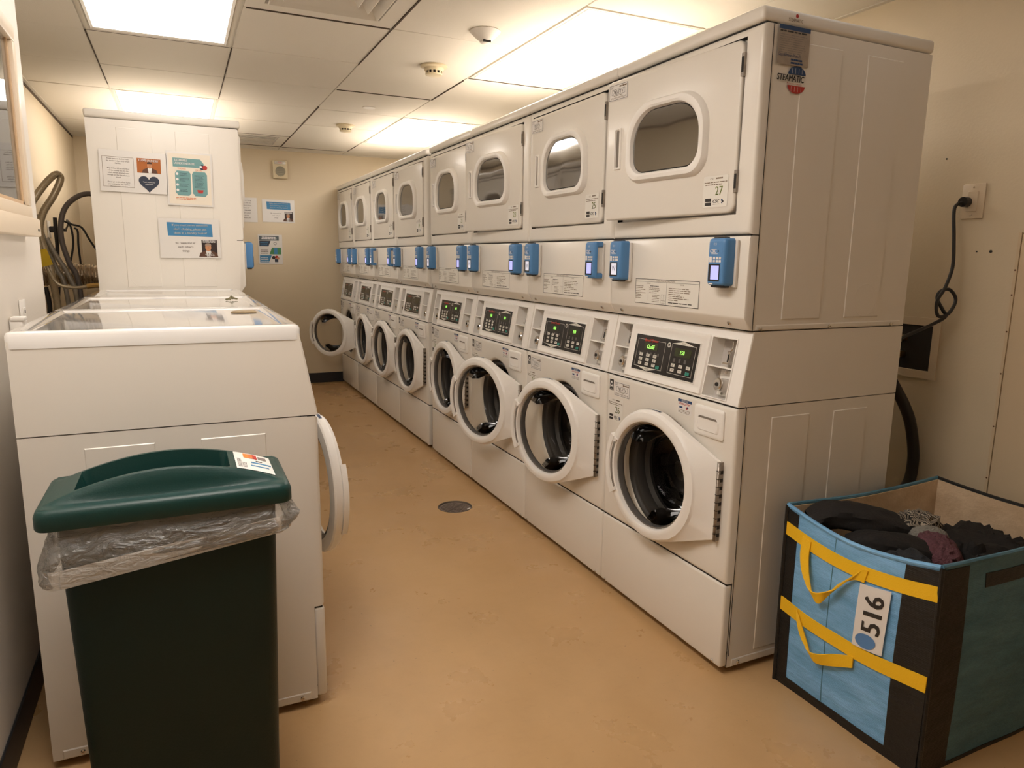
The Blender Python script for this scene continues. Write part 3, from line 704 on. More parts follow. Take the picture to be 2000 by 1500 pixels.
SH={}
def build_shared():
    mk=lambda k,b:SH.__setitem__(k,b.mesh(k))
    mk('cabinet',m_cabinet()); mk('foot',m_feet()); mk('front_panel',m_front()); mk('gasket',m_gasket()); mk('drum',m_drum()); mk('toe_panel',m_toe())
    mk('washer_door',m_wdoor()); mk('door_handle',m_whandle()); mk('trim_ring',m_wrim()); mk('door_glass',m_wglass()); mk('hinge',m_whinge()); mk('printed_band',m_wmark())
    mk('detergent_drawer',m_drawer()); mk('drawer_handle',m_drawer_handle()); mk('console',m_console())
    for s,(a0,a1) in dict(l=(P-.662,P-.580),r=(P-.158,P-.056)).items():
        mk('pocket_'+s,m_pocket(a0,a1)); mk('coin_'+s,m_coin(a0,a1)); mk('lock_'+s,m_lock(a0,a1))
    mk('display',m_display()); mk('key',m_key(KEYW)); mk('key_g',m_key(KEYG))
    mk('energy',m_energy()); mk('notice',m_notice())
    mk('sscrew_n',m_sidescrew(1)); mk('sscrew_p',m_sidescrew(-1)); mk('seams_w',m_seams([.06,ZT,ZK])); mk('seams_d',m_seams([ZB,ZM,ZS])); mk('dcab',m_dcab()); mk('dtop',m_dtop()); mk('lower',m_lower()); mk('instr',m_instr()); mk('dfront',m_dfront()); mk('ddoor',m_ddoor()); mk('wframe',m_wframe()); mk('wpane',m_wpane()); mk('dhandle',m_dhandle()); mk('dhinge',m_dhinge())
    mk('reader0',m_reader(0)); mk('reader1',m_reader(1)); mk('plate0',m_reader_plate(.072,.004)); mk('plate1',m_reader_plate(.062,.004))
    mk('scr_b',m_rscreen(SCREEN)); mk('scr_w',m_rscreen(SCREENW,'W'))
build_shared()
def put(name,key,parent,loc=(0,0,0),rz=0,label=None):
    me=SH[key] if isinstance(key,str) else key
    o=bpy.data.objects.new(name,me); C.objects.link(o); o.parent=parent; o.location=loc; o.rotation_euler=(0,0,rz)
    if label: o['label']=label
    return o
def off(mb,dx=0,dy=0,dz=0):
    for v in mb.v: v.x+=dx; v.y+=dy; v.z+=dz
    return mb
def washer_parts(t,theta,num=None,code=None,detail=True,lcd=('','')):
    put('cabinet','cabinet',t); put('foot','foot',t,label='black levelling feet'); put('front_panel','front_panel',t); put('door_gasket','gasket',t,label='grey rubber gasket'); put('drum','drum',t,label='dark steel drum'); put('toe_panel','toe_panel',t)
    d=put('washer_door','washer_door',t,(0,.05,HC[1]),R(theta))
    put('door_handle','door_handle',d); put('trim_ring','trim_ring',d,label='grey trim ring'); put('door_glass','door_glass',d,label='clear glass bowl'); put('hinge','hinge',d,label='worn metal hinge'); put('printed_band','printed_band',d)
    dr=put('detergent_drawer','detergent_drawer',t); put('drawer_handle','drawer_handle',dr)
    put('seam_shade','seams_w',t,label='dark strips painting the shade in the joints between panels')
    c=put('control_console','console',t)
    for s in 'lr':
        k=put('coin_pocket','pocket_'+s,t); put('coin_chute','coin_'+s,k,label='chrome coin chute'); put('lock','lock_'+s,k,label='chrome lock')
    p=put('display_panel','display',t,label='black control display with white keys')
    x0,x1=P-.538,P-.205; w=x1-x0; h=.122; y0=.041
    ks=[(.135+.115*i,.20+.125*j,'key') for i in range(3) for j in range(3)]+[(.435,.17,'key_g')]+[(.67+.115*i,.20+.13*j,'key') for i in range(3) for j in range(2) if not(i==2 and j==0)]+[(.90,.18,'key_g')]
    for a,b_,k in ks: put('key',k,p,tuple(CF(x0+w*a,y0+h*b_,.0069)))
    for s,a in zip(lcd,(.27,.775)):
        if s: m_lcdtext(s,x0+w*a,y0+h*.64).obj('lit_readout',p,label='glowing green readout '+s)
    put('rating_label','energy',t,label='small black and white star label'); put('notice_label','notice',t,label='white label with blue NOTICE heading')
    if code: m_tagplate(code,.636,.766).obj('asset_label',t,label='framed asset label '+code)
    if num: off(m_numlabel(num,.672,.668),0).obj('number_label',t,label='cream label with green number %d'%num)
def dryer_parts(t,theta,num=None,code=None,readers=(0,0),rdz=(0,0)):
    put('dryer_cabinet','dcab',t); put('dryer_top','dtop',t); put('dryer_lower_panel','lower',t); put('instruction_label','instr',t,label='bordered operating instructions label')
    put('seam_shade','seams_d',t,label='dark strips painting the shade in the joints between panels'); put('dryer_front_panel','dfront',t)
    d=put('dryer_door','ddoor',t,(0,.067,1.391),R(theta))
    put('window_frame','wframe',d); put('window_glass','wpane',d,label='tinted reflective glass'); put('door_handle','dhandle',d); put('hinge','dhinge',d,(0,0,.055),label='steel hinge'); put('hinge','dhinge',d,(0,0,.36),label='steel hinge')
    if num: off(m_numlabel(num,.118,.018),-.0085).obj('number_label',d,label='cream label with green number %d'%num)
    if code: off(m_tagplate(code,.584,.392),-.0085).obj('asset_label',d,label='framed asset label '+code)
    for i,(kind,y) in enumerate(zip(readers,(.116,.634))):
        if kind is None: continue
        r=put('payment_reader','reader%d'%kind,t,(-.0005,y,1.187),label='blue payment reader with small screen' if kind==0 else 'blue payment reader with open pale side')
        put('backplate','plate%d'%kind,r); put('screen','scr_b' if (i==0) else 'scr_w',r,label='lit violet screen' if i==0 else 'pale grey screen')
GRP='stacked washer-dryer units along the right-hand wall'
stacks=[ # washer door angle, dryer door angle, dryer and washer numbers, codes, readers, readouts, label
 (3.5,5.0,27,26,'783-FTV','782-FTV',(0,0),('CLoSE','150'),'nearest right-hand stacked washer-dryer, its side carrying a red and blue globe sticker, number 27'),
 (11,0,25,24,'773-FTV','772-FTV',(1,0),('150','150'),'second right-hand stacked washer-dryer from the front, number 25, dryer door shut, washer ajar'),
 (15.5,4,23,22,'781-FTV','774-FTV',(0,0),('150','150'),'third right-hand stacked washer-dryer, number 23, washer door well open beside the floor drain'),
 (2,0.3,21,20,'779-FTV','778-FTV',(0,0),('150','150'),'fourth right-hand stacked washer-dryer, number 21, just before the wider gap in the row'),
 (3.5,1.5,19,18,'777-FTV','776-FTV',(0,0),('',''),'right-hand stacked washer-dryer just beyond the wider gap, fourth from the far wall'),
 (3.5,0,17,16,'775-FTV','770-FTV',(1,1),('',''),'third stacked washer-dryer from the far wall on the right, readers with open pale sides'),
 (1,0,15,14,'771-FTV','768-FTV',(0,0),('',''),'second stacked washer-dryer from the far wall on the right'),
 (38,0,13,12,'769-FTV','766-FTV',(0,0),('',''),'farthest right-hand stacked washer-dryer, against far wall, washer door swung wide open')]
for k,(th,dth,nd,nw,cd_,cw,rd,lcd,lb) in enumerate(stacks):
    y=P*k+(.07 if k>3 else 0)
    t=thing('stacked_washer_dryer',lb,'washer dryer',(0,y,0),0,GRP)
    washer_parts(t,th,nw,cw,lcd=lcd); dryer_parts(t,dth,nd,cd_,rd)
    if k==0:
        S0=t
        for a,z in ((.06,1.068),(.333,1.068),(.604,1.068),(.07,.034),(.6,.034)): put('screw','sscrew_n',t,(a,.0006,z))
# markings on the near side of the first stack
fr=frame((0,.0012,0),(1,0,0),UP)
b=MB(); g=lambda a,b_,c=0:fr(a,b_,c+.0012)
b.text('STEAMATIC',g,.052,1.736,.017,BLUEINK if 0 else INK,.0012,'l',.1,.80,.0006)
n=24; top=[(.123+.032*math.cos(PI*i/n),1.7545+.022*math.sin(PI*i/n)) for i in range(n+1)]
b.poly([g(x,y,.0006) for x,y in top],BLUEINK)
bot=[(.123+.032*math.cos(PI+PI*i/n),1.7265+.020*math.sin(PI+PI*i/n)) for i in range(n+1)]
b.poly([g(x,y,.0006) for x,y in bot],REDINK)
for q in(-.018,-.006,.006,.018):
    b.rect(g,.123+q-.0004,1.757,.123+q+.0004,1.771,WHITE,.0009); b.rect(g,.123+q-.0004,1.711,.123+q+.0004,1.724,WHITE,.0009)
b.text('Restoration & Cleaning',g,.088,1.729,.0042,REDINK,.0012)
o=b.obj('logo_sticker',S0,label='STEAMATIC lettering over blue and red globe halves')
b=MB(); g=lambda a,b_,c=0:fr(a,b_,c+.0036)
b.rect(g,.046,1.776,.158,1.868,mat('worn_notice',(.36,.30,.24),.5,mottle=(40,.25)),.0004); b.rect(g,.046,1.862,.158,1.873,BLUEINK,.0007)
b.bars(g,.050,1.850,.100,9,.0055,.0012,mat('faint_print',(.22,.19,.18),.6),.25,.0007,21)
b.bars(g,.050,1.860,.104,1,.0055,.004,INK,.1,.0007,22)
b.text('Days & Hours: Mon-Fri',g,.050,1.796,.0085,BLUEINK,.001,'l',0,.72); b.bars(g,.094,1.792,.045,2,.008,.0045,BLUEINK,.1,.001,24)
b.obj('taped_notice',S0,label='worn brown notice with blue print taped under the top edge')
b=MB(); g=lambda a,b_,c=0:frame((0,.0,0),(1,0,0),UP)(a,b_,c)
b.text('STEAMATIC',g,.078,1.885,.0085,INKBROWN,.0008,'l',.1,.85); b.disc(g,.108,1.900,.005,REDINK,.0006); b.obj('small_logo',S0,label='small STEAMATIC print with a red dot on the top edge')

# left row: three single washers then stacked units
LX=-1.115; LY=.354
def m_wtop():
    b=MB(); z0,z1=ZB-.018,1.082
    L=lambda s,z:[Vector((x,y,z)) for x,y in rrect((SL-.004+D+.004)/2,P/2,(D+.004-SL+.004)-2*s,P-2*s,.014,3)]
    b.loft([L(0,z0),L(0,z1-.010),L(.003,z1-.003),L(.010,z1),L(.032,z1),L(.038,z1-.004),L(.044,z1-.005)],mat('lid_enamel',(.80,.78,.75),.07,coat=1),cap0=True,cap1=True)
    return b
SH['wtop']=m_wtop().mesh('washer_top')
ll=['nearest single front-load washer on the left, behind the green bin, its door ajar','middle single washer of the left row, flat glossy top with a tan oval scrap','farthest single washer of the left row, right in front of the left stacked unit']
for k in range(3):
    t=thing('front_load_washer',ll[k],'washer',(LX,LY+P*(k+1),0),PI,'single washers of the left row')
    washer_parts(t,[6.5,2,2][k]); put('washer_top','wtop',t)
    if k==0:
        for a in (.07,.6): put('screw','sscrew_p',t,(a,P-.0006,.034))
ll=['stacked washer-dryer on the left, side covered with laundry notices','left-row stacked washer-dryer directly behind the notice-covered one','left-row stacked washer-dryer fourth from the near end of its hidden run','left-row stacked washer-dryer closest to the far wall, hidden from view']
ll[2]='left-row stacked washer-dryer, second from the far wall, hidden from view'
for k in range(4):
    t=thing('stacked_washer_dryer',ll[k],'washer dryer',(LX,LY+P*(k+4)+.004*(k+1),0),PI,'stacked units of the left row')
    washer_parts(t,2); dryer_parts(t,0)
    if k==0: TW=t
# ---- notices on the tower side (world y faces -y)
YT=LY+P*3+.004
def sheet(name,x0,z0,w,h,fn,label,y=None,tilt=0,parent=None,cat='notice',grp=None,holder=.006):
    yy=(YT if y is None else y)-.0035
    ct,st=math.cos(tilt),math.sin(tilt)
    f=frame((x0,yy,z0),(ct,0,st),(-st,0,ct)); b=MB()
    b.box(0,w,0,h,0,.0012,LAMINATE,fr=f); fn(b,lambda a,c,d=0:f(a,c,d+.0013),w,h)
    o=b.obj(name); tag(o,label,cat,grp); return o
ORANGE=mat('photo_orange',(.42,.12,.015),.5); SKIN=mat('photo_skin',(.55,.25,.12),.5); SUIT=mat('photo_suit',(.10,.04,.02),.5); NAVY=mat('print_navy',(.02,.03,.055),.5)
TEAL=mat('print_teal',(.16,.33,.33),.5); SKYB=mat('print_skyblue',(.05,.22,.42),.5); BROWNTXT=mat('text_brown',(.10,.07,.05),.6); DARKPH=mat('photo_dark',(.025,.012,.01),.5); ORTXT=mat('print_orange',(.65,.18,.05),.5); LINEN=mat('poster_cream',(.80,.72,.60),.5)
GREENP=mat('print_midgreen',(.06,.22,.08),.5); SLATE=mat('print_slate',(.10,.12,.13),.5)
def person(b,f,x,y,s,hair,collar=True):
    b.poly([f(x+a*s,y+c*s,.0008) for a,c in((-.5,0),(.5,0),(.42,.22),(.16,.34),(-.16,.34),(-.42,.22))],SUIT)
    b.poly([f(x+a*s,y+c*s,.0010) for a,c in((-.08,0),(.08,0),(.13,.34),(-.13,.34))],WHITE)
    b.poly([f(x+a*s,y+c*s,.0012) for a,c in((-.018,0),(.018,0),(.012,.22),(-.012,.22))],SUIT)
    b.disc(f,x,y+.52*s,.155*s,SKIN,.0014,16,.21*s)
    b.poly([f(x+.165*s*math.cos(t),y+(.62+.135*math.sin(t) if k<11 else .66)*s,.0016) for k,t in enumerate([PI*k/10 for k in range(11)])],hair)
    for q in (-1,1): b.rect(f,x+q*.062*s-.028*s,y+.555*s,x+q*.062*s+.028*s,y+.572*s,hair,.0017)
    b.rect(f,x-.045*s,y+.425*s,x+.045*s,y+.438*s,SUIT,.0017); b.rect(f,x-.012*s,y+.475*s,x+.016*s,y+.54*s,mat('photo_skin_dark',(.38,.16,.075),.5),.0017)
def n1(b,f,w,h):
    b.outline(f,.012,.022,.012+w*.46,h-.03,.0012,INKBROWN,.0004)
    L=[('Please remove clothes from',0),('the washer / dryer in a timely',1),('fashion.',2),('Any clothes left on the floor',4.3),('will be moved into the bin,',5.3),('which will be emptied onto',6.3),('storage on the first of every',7.3),('month.',8.3),('Please go to the office if you',10.4),('are looking for lost clothes',11.4),('that are not in the bin.',12.4)]
    for s,r in L: b.text(s,f,.012+w*.23,h-.042-r*.0102,.0062,BROWNTXT,.0006,'c',0,.95)
    x0=w*.55; b.rect(f,x0,h*.50,x0+w*.36,h-.028,ORANGE,.0004); person(b,f,x0+w*.19,h*.50,h*.36,mat('hair_dark',(.05,.02,.01),.6)); b.text('I LOVE LAUNDRY',f,x0+w*.18,h-.043,.0115,WHITE,.0030,'c',0,.68,.0004)
    cx,cz=x0+w*.17,h*.25; pts=[]
    for i in range(40):
        t=2*PI*i/40; pts.append(f(cx+.0025*w/.27*16*math.sin(t)**3*1.05,cz+.0026*w/.27*(13*math.cos(t)-5*math.cos(2*t)-2*math.cos(3*t)-math.cos(4*t)),.0005))
    b.poly(pts,NAVY); b.text('Thank you for your',f,cx,cz+.003,.0048,WHITE,.0009,'c'); b.text('cooperation!',f,cx,cz-.007,.0048,WHITE,.0009,'c')
def n2(b,f,w,h):
    b.rect(f,.008,.008,w-.008,h-.008,LINEN,.0003)
    b.poly([f(a*w,c*h,.0006) for a,c in((.14,.72),(.80,.72),(.82,.80),(.74,.885),(.14,.885))],TEAL)
    b.text('SUSTAINABLE',f,w*.17,h*.825,.0112,WHITE,.0012,'l',0,.62,.0004); b.text('LAUNDRY INITIATIVE',f,w*.17,h*.768,.0112,WHITE,.0012,'l',0,.62,.0004)
    b.disc(f,w*.78,h*.735,.012,NAVY,.0009); b.disc(f,w*.84,h*.735,.011,REDINK,.0010); b.disc(f,w*.75,h*.745,.006,WHITE,.0011)
    b.text('WASHER',f,w*.33,h*.675,.0085,ORTXT,.0009,'c',0,.8); b.text('DRYER',f,w*.70,h*.66,.0085,ORTXT,.0009,'c',0,.8)
    for x0,x1 in((.18,.52),(.55,.88)):
        b.poly([f(a*w,c*h,.0006) for a,c in((x0+.05,.19),(x1-.05,.19),(x1-.02,.22),(x1,.24),(x1,.60),(x1-.04,.65),(x0+.04,.65),(x0,.60),(x0,.24),(x0+.03,.22))],TEAL)
    for i in range(4):
        b.disc(f,w*.225,h*(.59-.10*i),.006,WHITE,.0009,12); b.bars(f,w*.28,h*(.61-.10*i),w*.20,3,.0055,.0016,NAVY,.4,.0009,30+i)
    b.bars(f,w*.60,h*.58,w*.23,4,.0055,.0014,NAVY,.3,.0009,36); b.bars(f,w*.60,h*.49,w*.23,3,.0055,.0014,NAVY,.3,.0009,37); b.bars(f,w*.60,h*.42,w*.23,4,.0055,.0014,NAVY,.3,.0009,38)
    b.poly([f(a*w,c*h,.0009) for a,c in((.67,.25),(.77,.25),(.79,.31),(.65,.31))],REDINK)
    b.bars(f,w*.18,h*.155,w*.46,2,.007,.003,ORTXT,.1,.0009,39)
def n3(b,f,w,h):
    k=w/.27
    b.poly([f(a,c,.0004) for a,c in((.035*k,h-.018*k),(.235*k,h-.024*k),(.237*k,h-.086*k),(.038*k,h-.082*k))],SKYB)
    for i,s in enumerate(('If you must move someone',"else's clothing, please put",'them in a laundry basket!')): b.text(s,f,.137*k,h-(.036+.0185*i)*k,.0105*k,WHITE,.0008,'c',0,1.0,.0003)
    for i,s in enumerate(('Be respectful of',"each other's",'things')): b.text(s,f,.112*k,h-(.120+.019*i)*k,.0095*k,BROWNTXT,.0008,'c',0,1.05)
    x0,z0,x1,z1=.184*k,h-.182*k,.254*k,h-.100*k
    b.rect(f,x0,z0,x1,z1,DARKPH,.0004); person(b,f,(x0+x1)/2-.006*k,z0,.088*k,mat('hair_grey',(.35,.25,.18),.6))
    b.bars(f,x0+.004*k,z1-.003*k,.06*k,2,.006*k,.0035*k,WHITE,.15,.0025,41,'c')
    b.text('Well...',f,(x0+x1)/2,z0+.016*k,.0095*k,WHITE,.003,'c',0,.8,.0003); b.text('YES I DO.',f,(x0+x1)/2,z0+.004*k,.0095*k,WHITE,.003,'c',0,.8,.0003)
sheet('notice_sheet',-1.737,1.545,.285,.190,n1,'laminated notice with orange portrait photo and dark heart, upper left on stacked unit',tilt=R(-1.0))
sheet('notice_sheet',-1.455,1.492,.205,.255,n2,'portrait-format cream poster with teal SUSTAINABLE LAUNDRY INITIATIVE banner',tilt=R(-1.0))
sheet('notice_sheet',-1.503,1.236,.275,.192,n3,'laminated notice with blue banner about moving clothing, low on the stacked unit',tilt=R(.3))
# ---- far wall notices
def n4(b,f,w,h):
    L=['If you are having','issues with the','machine or dryer,','please call','617-266-6002','or the custom','service','available 24/7']
    for i,s in enumerate(L): b.text(s,f,w*.62,h-.030-.0225*i,.0115,BROWNTXT if i!=4 else INK,.0008,'c',0,.85,.0004 if i==4 else 0)
def n5(b,f,w,h):
    b.rect(f,.010,h-.055,w-.030,h-.014,SLATE,.0004); b.bars(f,.03,h-.022,w-.08,2,.014,.007,WHITE,.2,.0008,44,'c')
    b.poly([f(a*w,c*h,.0004) for a,c in((.05,.60),(.42,.60),(.52,.79),(.05,.79))],NAVY); b.bars(f,.02,h*.73,w*.34,3,.014,.005,SKYB,.2,.0008,45)
    b.poly([f(a*w,c*h,.0004) for a,c in((.45,.33),(.94,.33),(.94,.56),(.56,.56))],GREENP); b.rect(f,w*.64,h*.34,w*.78,h*.55,SKYB,.0007)
    b.poly([f(a*w,c*h,.0004) for a,c in((.05,.06),(.42,.06),(.54,.30),(.05,.30))],SKYB); b.bars(f,.02,h*.22,w*.34,3,.016,.005,WHITE,.2,.0008,46)
    b.bars(f,.02,h*.48,w*.34,3,.015,.005,BROWNTXT,.2,.0008,47); b.disc(f,w*.70,h*.70,.014,SLATE,.0005); b.disc(f,w*.70,h*.70,.010,LAMINATE,.0007)
    b.disc(f,w*.62,h*.22,.016,INK,.0005); b.disc(f,w*.74,h*.24,.014,REDINK,.0006); b.rect(f,w*.66,h*.07,w*.80,h*.17,NAVY,.0006); b.disc(f,w*.80,h*.20,.012,SKIN,.0007)
YW=YF
sheet('notice_sheet',-.985,1.556,.250,.222,n4,'white text notice on far wall, partly hidden behind the left stacked unit',y=YW)
sheet('notice_sheet',-.690,1.562,.292,.208,n3,'laminated blue-banner notice on the far wall, right of the text notice',y=YW)
sheet('notice_sheet',-.742,1.172,.218,.275,n5,'small poster in blue, green and white blocks, lowest on the far wall',y=YW)
# ---- speaker strobe
t=thing('wall_speaker','beige fire alarm speaker with strobe high on the far wall','alarm',(-.518,YF,2.045))
b=MB(); b.box(-.066,.066,-.040,0,-.082,.082,PLAST_Y,.006,2); b.obj('housing',t)
f=frame((0,-.040,0),(1,0,0),UP); b=MB(); b.lathe([(.052,0),(.050,.003),(.046,.003),(.045,.0005)],lambda a,c,h:f(a,c-.018,h),PLAST_Y,28)
b.disc(f,0,-.018,.046,mat('grille_dark',(.22,.20,.15),.6),.0008)
b.obj('grille_rim',t)
for k in range(9):
    z=-.018-.036+.009*k; hw=math.sqrt(max(.0001,.045**2-(z+.018)**2)); MB().box(-hw,hw,-.0425,-.0405,z-.0018,z+.0018,mat('grille_bar',(.42,.38,.28),.5)).obj('grille_bar',t)
b=MB(); b.box(-.050,.050,-.048,-.038,.045,.072,mat('strobe_lens',(.62,.58,.52),.12,coat=1),.003,2); b.obj('strobe_lens',t)
b=MB(); b.text('FIRE',f,0,.052,.014,REDINK,.0085,'c'); b.rect(f,-.030,.056,.030,.062,CHROME,.0082); b.obj('strobe_mark',t)

# ================================================================ left wall things
t=thing('notice_board','framed notice board hung on the near left wall, cream wooden frame','board',(XN,.75,1.62))
FRM=mat('frame_cream',(.72,.60,.45),.4); FRM2=mat('frame_inner',(.62,.42,.24),.4)
y0,y1,z0,z1=-.42,.50,-.27,.32
def bar(n_,a,b_,c,d,m_,x=.03): MB().box(0,x,a,b_,c,d,m_,.005,2).obj(n_,t)
bar('frame_rail',y0,y1,z1-.05,z1,FRM); bar('frame_rail',y0,y1,z0,z0+.05,FRM); bar('frame_stile',y1-.045,y1,z0+.05,z1-.05,FRM); bar('frame_stile',y0,y0+.045,z0+.05,z1-.05,FRM)
bar('frame_ledge',y0-.01,y1+.02,z0-.045,z0+.012,FRM,.045)
MB().box(.0,.018,y1-.060,y1-.046,z0+.05,z1-.05,FRM2).obj('inner_bead',t); MB().box(.0,.018,y0+.046,y1-.046,z0+.048,z0+.062,FRM2).obj('inner_bead',t)
b=MB(); b.box(.002,.006,y0+.045,y1-.045,z0+.05,z1-.05,PAPER); f=frame((.0062,y0+.06,z0+.07),(0,1,0),UP); b.bars(f,.02,.44,.78,26,.0165,.006,mat('faint_print2',(.35,.32,.30),.6),.35,.0006,51)
b.text('LAUNDRY ROOM RULES',f,.10,.455,.018,BROWNTXT,.001); b.obj('printed_sheet',t)
MB().box(.012,.014,y0+.046,y1-.046,z0+.05,z1-.05,CLEAR).obj('glass_pane',t)
MB().lathe([(.004,.0),(.004,.003),(.0005,.003)],lambda a,c,h:Vector((.045+h,.47+a,-.295+c)),SHADOW,8).obj('screw',t)
t=thing('wall_outlet','white power outlet on the near left wall, just above the nearest washer top','outlet',(XN,1.085,1.055))
MB().box(0,.006,-.037,.037,-.058,.058,PLAST_W,.003,2).obj('cover_plate',t)
for z in(-.020,.020):
    b=MB(); b.box(.005,.009,-.016,.016,z-.014,z+.014,PLAST_W,.002,1); b.box(.009,.0095,-.008,-.005,z-.004,z+.006,SHADOW); b.box(.009,.0095,.005,.008,z-.004,z+.006,SHADOW); b.obj('socket',t)
t=thing('wall_hook','small white plug adapter on the wall left of the outlet','plug',(XN,.915,1.045))
MB().box(0,.034,-.026,.026,-.030,.024,PLAST_W,.006,2).obj('adapter_body',t); MB().box(.004,.040,-.030,.010,.018,.030,PLAST_W,.004,2).obj('adapter_cap',t)

# hoses and cords behind the left row
GH=mat('hose_grey',(.30,.27,.22),.45,metal=.3); GH2=mat('hose_braided',(.42,.35,.24),.35,metal=.5,mottle=(200,.3)); CORD=mat('cord_black',(.02,.019,.018),.5); BRASS=mat('brass',(.6,.42,.16),.3,metal=1)
def hose(name,pts,r,m_,lb,cat='hose',ribs=0,sub=8):
    o=MB().tube(pts,r,m_,10,sub,ribs).obj(name); tag(o,lb,cat); return o
hose('drain_hose',[(-2.10,2.75,1.40),(-2.09,2.8,1.47),(-2.045,2.85,1.56),(-1.995,2.9,1.635),(-1.965,2.92,1.655),(-1.958,2.92,1.625),(-1.995,2.9,1.54),(-2.045,2.9,1.458),(-2.068,2.9,1.367),(-2.054,2.9,1.26),(-2.03,2.88,1.12),(-2.02,2.9,.9),(-2.02,2.9,.5),(-2.0,2.9,.018)],.0165,GH2,'ribbed tan drain hose looping highest behind the left machines',ribs=.08,sub=14)
ho=hose('supply_hose',[(-2.066,2.82,1.34),(-2.054,2.82,1.24),(-2.035,2.82,1.165),(-2.001,2.82,1.095),(-1.93,2.82,1.075),(-1.86,2.82,1.082)],.0085,GH2,'thin braided supply hose with brass end at left')
MB().tube([(-1.872,2.82,1.082),(-1.84,2.82,1.086),(-1.80,2.82,1.088)],.013,BRASS,8,3).obj('brass_coupling',ho)
hose('drain_hose',[(-1.80,3.02,1.565),(-1.85,3.02,1.57),(-1.90,3.02,1.552),(-1.955,3.02,1.50),(-1.985,3.02,1.42),(-1.99,3.02,1.317),(-1.965,3.02,1.198),(-1.93,3.02,1.08),(-1.92,3.02,.6),(-1.92,3.02,.016)],.0135,mat('hose_dark',(.13,.11,.10),.45),'dark grey drain hose arching to the back of the stacked unit')
hose('supply_hose',[(-2.09,3.0,1.45),(-2.075,3.0,1.36),(-2.05,3.0,1.26),(-2.02,3.0,1.16),(-1.99,3.0,1.05),(-1.97,3.0,.6),(-1.97,3.0,.015)],.012,GH,'grey supply hose left of the two leaning behind the yellow tag')
hose('supply_hose',[(-2.05,2.96,1.33),(-2.02,2.96,1.25),(-1.985,2.96,1.18),(-1.955,2.96,1.10),(-1.94,2.96,1.02),(-1.92,2.96,.6),(-1.92,2.96,.015)],.012,GH,'grey supply hose right of the two leaning behind the yellow tag')
hose('drain_hose',[(-2.09,3.05,1.07),(-2.08,3.05,.97),(-2.09,3.05,.8),(-2.09,3.05,.4),(-2.07,3.05,.014)],.012,CORD,'black hose hanging below the foil duct, left','hose')
hose('drain_hose',[(-2.03,3.05,1.07),(-2.04,3.05,.97),(-2.04,3.05,.8),(-2.04,3.05,.4),(-2.02,3.05,.012)],.010,CORD,'black hose hanging below the foil duct, right','hose')
t=tag(MB().box(-.027,.027,-.001,.001,-.042,.042,mat('tag_yellow',(.62,.42,.02),.45)).obj('hose_tag',None,(-2.047,2.80,1.228)),'yellow plastic tag wrapped on the tan hose','tag'); t.rotation_euler=(R(8),R(-14),R(-12))
# foil duct
def duct():
    b=MB(); n=26; k=90; loops=[]
    for i in range(k):
        x=-2.155+.352*i/(k-1); rr=.060+.0032*math.sin(i*1.6)+.002*noise.noise(Vector((i*.7,0,0)))
        loops.append([Vector((x,3.2+.0*i+(rr+.0035*noise.noise(Vector((i*.5,j*1.3,2))))*math.cos(2*PI*j/n),1.125+.012*math.sin(i/24)+(rr+.004*noise.noise(Vector((i*.5,j*1.3,7))))*math.sin(2*PI*j/n))) for j in range(n)])
    return b.loft(loops,mat('foil',(.55,.47,.38),.22,metal=1,bump=(60,.5)),True,True)
tag(duct().obj('foil_duct'),'crinkled foil dryer duct crossing behind the left stacked unit','duct')
t=thing('wall_outlet','black plugged cord set on the recessed left wall behind hoses','outlet',(XL,3.92,1.40))
MB().box(0,.006,-.06,.06,-.055,.055,PLAST_W,.003,2).obj('cover_plate',t); MB().box(.006,.05,-.02,.02,-.02,.02,BLACK,.006,2).obj('plug',t); MB().box(.05,.10,-.012,.012,-.012,.008,BLACK,.004,2).obj('plug_neck',t)
for i,(lb,pts) in enumerate([('black power cord running right from wall plug to stacked unit',[(-2.06,3.8,1.40),(-2.02,3.6,1.43),(-1.99,3.3,1.437),(-1.958,3.2,1.412),(-1.91,3.2,1.394),(-1.876,3.2,1.324),(-1.83,3.2,1.24)]),
   ('black power cord hanging in a shallow curve, left of two',[(-2.0,3.2,1.43),(-1.966,3.2,1.406),(-1.958,3.2,1.322),(-1.969,3.2,1.251),(-1.99,3.2,1.17)]),
   ('black power cord hanging nearly straight, right of two',[(-1.950,3.215,1.392),(-1.934,3.215,1.375),(-1.935,3.2,1.294),(-1.931,3.2,1.17)]),
   ('short thick black plug cord hanging straight down from the outlet',[(-2.035,3.2,1.446),(-2.037,3.2,1.371),(-2.037,3.2,1.292),(-2.041,3.2,1.226)])]):
    hose('power_cord',pts,.0055 if i<3 else .010,CORD,lb,'cord')

# scraps on the washer tops
b=MB(); f=frame((0,0,0),(1,0,0),(0,1,0)); b.lathe([(.030,0),(.031,.004),(.024,.007),(.001,.0065)],lambda a,c,h:f(a*1.25,c*.8,h),mat('scrap_tan',(.30,.22,.12),.6,mottle=(90,.5)),20,cap0=True)
tag(b.obj('paper_scrap',None,(-1.25,.815+.02,1.0785)),'small flat tan oval scrap on a washer top','scrap')
b=MB()
for k in range(3):
    a=.3+k*.5; b.tube([(-.022*math.cos(a),-.02*math.sin(a),.004),(0,0,.009+.004*k),(.024*math.cos(a),.012*math.sin(a),.006)],.0035,mat('scrap_green',(.16,.14,.07),.7),5,3)
tag(b.obj('twig_scrap',None,(-1.246,1.487,1.078)),'tiny crumpled brown-green scrap on the middle washer top, farther back','scrap')

